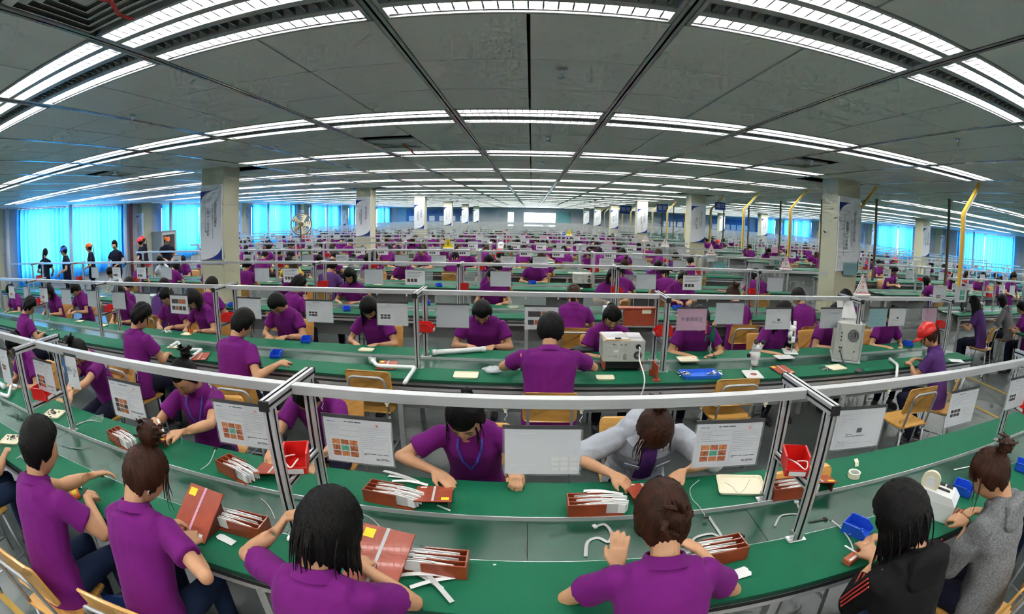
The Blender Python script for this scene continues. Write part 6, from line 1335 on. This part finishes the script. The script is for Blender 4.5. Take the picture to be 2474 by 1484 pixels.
# warning triangles on stands over the rails
def triangle_sign(x, y, label, matn, big='严禁', z=1.396, S=1.0):
    t = thing('warning_sign', label, 'warning sign', (x, y, z), 0, 'triangular warning signs'); MB().bevbox(-.10*S, .10*S, -.035, .035, 0, .03, .006).build('base', G['white'], t)
    h = .20*S; m = MB(); tri = [(-.105*S, .03), (.105*S, .03), (0, .03+h)]; m.loft([[(a, -.004, b) for a, b in tri], [(a, .004, b) for a, b in tri]]); m.build('plate', G[matn], t)
    if matn == 'white':
        m = MB(); k = .86; c0 = (0, .03+h*.36)
        inn = [(c0[0]+(a-c0[0])*k, c0[1]+(b-c0[1])*k) for a, b in tri]
        for i in range(3):
            j = (i+1) % 3; m.add([(tri[i][0]*.97, -.0046, c0[1]+(tri[i][1]-c0[1])*.97), (tri[j][0]*.97, -.0046, c0[1]+(tri[j][1]-c0[1])*.97), (inn[j][0], -.0046, inn[j][1]), (inn[i][0], -.0046, inn[i][1])], [(0, 1, 2, 3)])
        m.build('red_border', G['stamp_red'], t); ob('lettering', text_mesh('严\n禁', .045*S, 'stamp_red'), t, (0, -.0048, .03+h*.42), (PI/2, 0, 0)); ob('lettering', text_mesh('踏丢产品', .026*S, 'ink'), t, (0, -.0048, .045), (PI/2, 0, 0))
    else: ob('lettering', text_mesh('注\n意', .045*S, 'ink'), t, (0, -.0048, .03+h*.4), (PI/2, 0, 0))
for i, (k, px, mt) in enumerate(((1, 2083, 'white'), (2, 1898, 'white'), (3, 1718, 'white'), (3, 1083, 'yellow'), (4, 1607, 'white'), (5, 1560, 'white'), (6, 1375, 'yellow'))):
    p = at(px, [705, 660, 618, 600, 595, 580, 570][i], y=ROWY[k]); triangle_sign(p.x, ROWY[k], '%s triangular warning sign standing on %s rail' % ('white and red' if mt == 'white' else 'yellow', ORD[k+1]), mt)
# sheets on the column side and boards beside the aisle
hang_sheet(at(2055, 648, y=6.34).x, 6.34, 'teal', 'teal sheet standing on third rail before the aisle column', -.22, detail=False, top=1.36); hang_sheet(at(2322, 700, y=Y2-.024).x, Y2-.024, 'green4', 'white sheet with green pictures at aisle end of second rail', -.19, detail=False); hang_sheet(at(2272, 698, y=Y2-.024).x, Y2-.024, 'text', 'grey text board at aisle end of second rail', -.19, detail=False)
hang_sheet(at(1875, 605, y=ROWY[3]).x, ROWY[3], 'green4', 'white sheet with green pictures on fourth rail', -.10, detail=False)
# floor fan seen over the rows at left, black monitor across the aisle
pf = at(725, 552, y=ROWY[4]+.9); t = thing('industrial_fan', 'tall round floor fan standing among the rows at left', 'fan', (pf.x, ROWY[4]+.95, 0), .7)
MB().lathe([(.24, 0), (.24, .03), (.03, .05)], 20).build('foot', G['darkgrey'], t); MB().cyl((0, 0, .04), (0, 0, 1.55), .02, 10).build('pole', G['darkgrey'], t); cc = np.array([0, -.06, 1.84])
for rr in (.30, .24, .18, .12): MB().tube([cc+np.array([rr*math.cos(a), 0, rr*math.sin(a)]) for a in [2*PI*i/28 for i in range(29)]], .006 if rr < .3 else .014, 6).build('guard_ring', G['polebrown'], t)
MB().tube([cc-[0, .03, 0], cc+[0, .08, 0]], .06, 16).build('motor', G['polebrown'], t); MB().tube([cc+[0, .08, 0], (0, .05, 1.5)], .02, 8).build('neck', G['darkgrey'], t)
for i in range(5):
    a = 2*PI*i/5; u_ = np.array([math.cos(a), 0, math.sin(a)]); w_ = np.array([-math.sin(a), 0, math.cos(a)]); m = MB(); m.loft([[cc+u_*.05+w_*s*.03+[0, .02*s, 0] for s in (-1, 1)]+[cc+u_*.05+w_*s*.03+[0, .02*s+.004, 0] for s in (1, -1)], [cc+u_*.27+w_*s*.09+[0, .035*s, 0] for s in (-1, 1)]+[cc+u_*.27+w_*s*.09+[0, .035*s+.004, 0] for s in (1, -1)]]); m.build('blade', G['column'], t)
mp_ = at(2195, 700, y=ROWY[2]+.0); t = thing('monitor', 'black monitor on the bench across the aisle', 'monitor', (8.35, ROWY[2]-.1, ZD+.001), .35); MB().bevbox(-.20, .20, -.02, .02, .08, .40, .006).build('screen_back', G['black'], t); MB().box(-.03, .03, 0, .05, .01, .12).build('neck', G['black'], t); MB().bevbox(-.10, .10, -.07, .08, 0, .012, .003).build('foot', G['black'], t)
meter((8.85, ROWY[2]-.05, ZD+.0005), -.3, 'grey test meter beside the black monitor across the aisle', 1.0, False, False)
FLATP = MB().box(-.10, .10, -.07, .07, 0, .002).mesh('sheet', G['white'])
rq = random.Random(31)
for k in (2, 3, 4, 5):
    i = 0
    for side in (-1, 1):
        x = -9.6
        while x < 4.6:
            x += rq.uniform(.7, 1.7)
            if any(abs(x-cx) < .5 and abs(ROWY[k]-cy-.1) < .8 for cx, cy in COLS) or x > 4.7: continue
            i += 1; y = ROWY[k]+side*rq.uniform(.22, .33); w = rq.random(); pos = (x, y, ZD+.001); sd = 'near' if side < 0 else 'far'
            if w < .4: inst('parts_tray', TRAYS, 'cream tray on %s bench, %s worktop, %s item from left' % (ORD[k+1], sd, ORD[i]), 'tray', pos, rq.uniform(-.4, .4), 'trays on the middle benches')
            elif w < .55: inst('parts_bin', BIN_B, 'blue bin on %s bench, %s worktop, %s item from left' % (ORD[k+1], sd, ORD[i]), 'bin', pos, rq.uniform(-.6, .6), 'blue bins on the middle benches')
            elif w < .75: flat = inst('paper_sheet', [('sheet', FLATP)], 'white paper on %s bench, %s worktop, %s item from left' % (ORD[k+1], sd, ORD[i]), 'paper', pos, rq.uniform(-.5, .5), 'papers on the middle benches') if 'FLATP' in globals() else None
            else: inst('work_board', BOARD, 'rust-red board on %s bench, %s worktop, %s item from left' % (ORD[k+1], sd, ORD[i]), 'board', pos, rq.uniform(-.4, .4), 'boards on the middle benches')
# helmet-like white cap on the fifth rail
inst('sun_hat', [('crown', MB().ell((0, 0, .0), (.075, .085, .07), 16, 10).mesh('crown', G['white'], True)), ('brim', MB().obox((0, -.09, -.05), (.12, .09, .012), rotm(1.0, 0, 0)).mesh('brim', G['white']))], 'white cap hung on fifth rail left of centre', 'hat', (at(1211, 605, y=ROWY[4]).x, ROWY[4]-.10, 1.36), 0)

bpy.data.scenes.remove(SHOP)
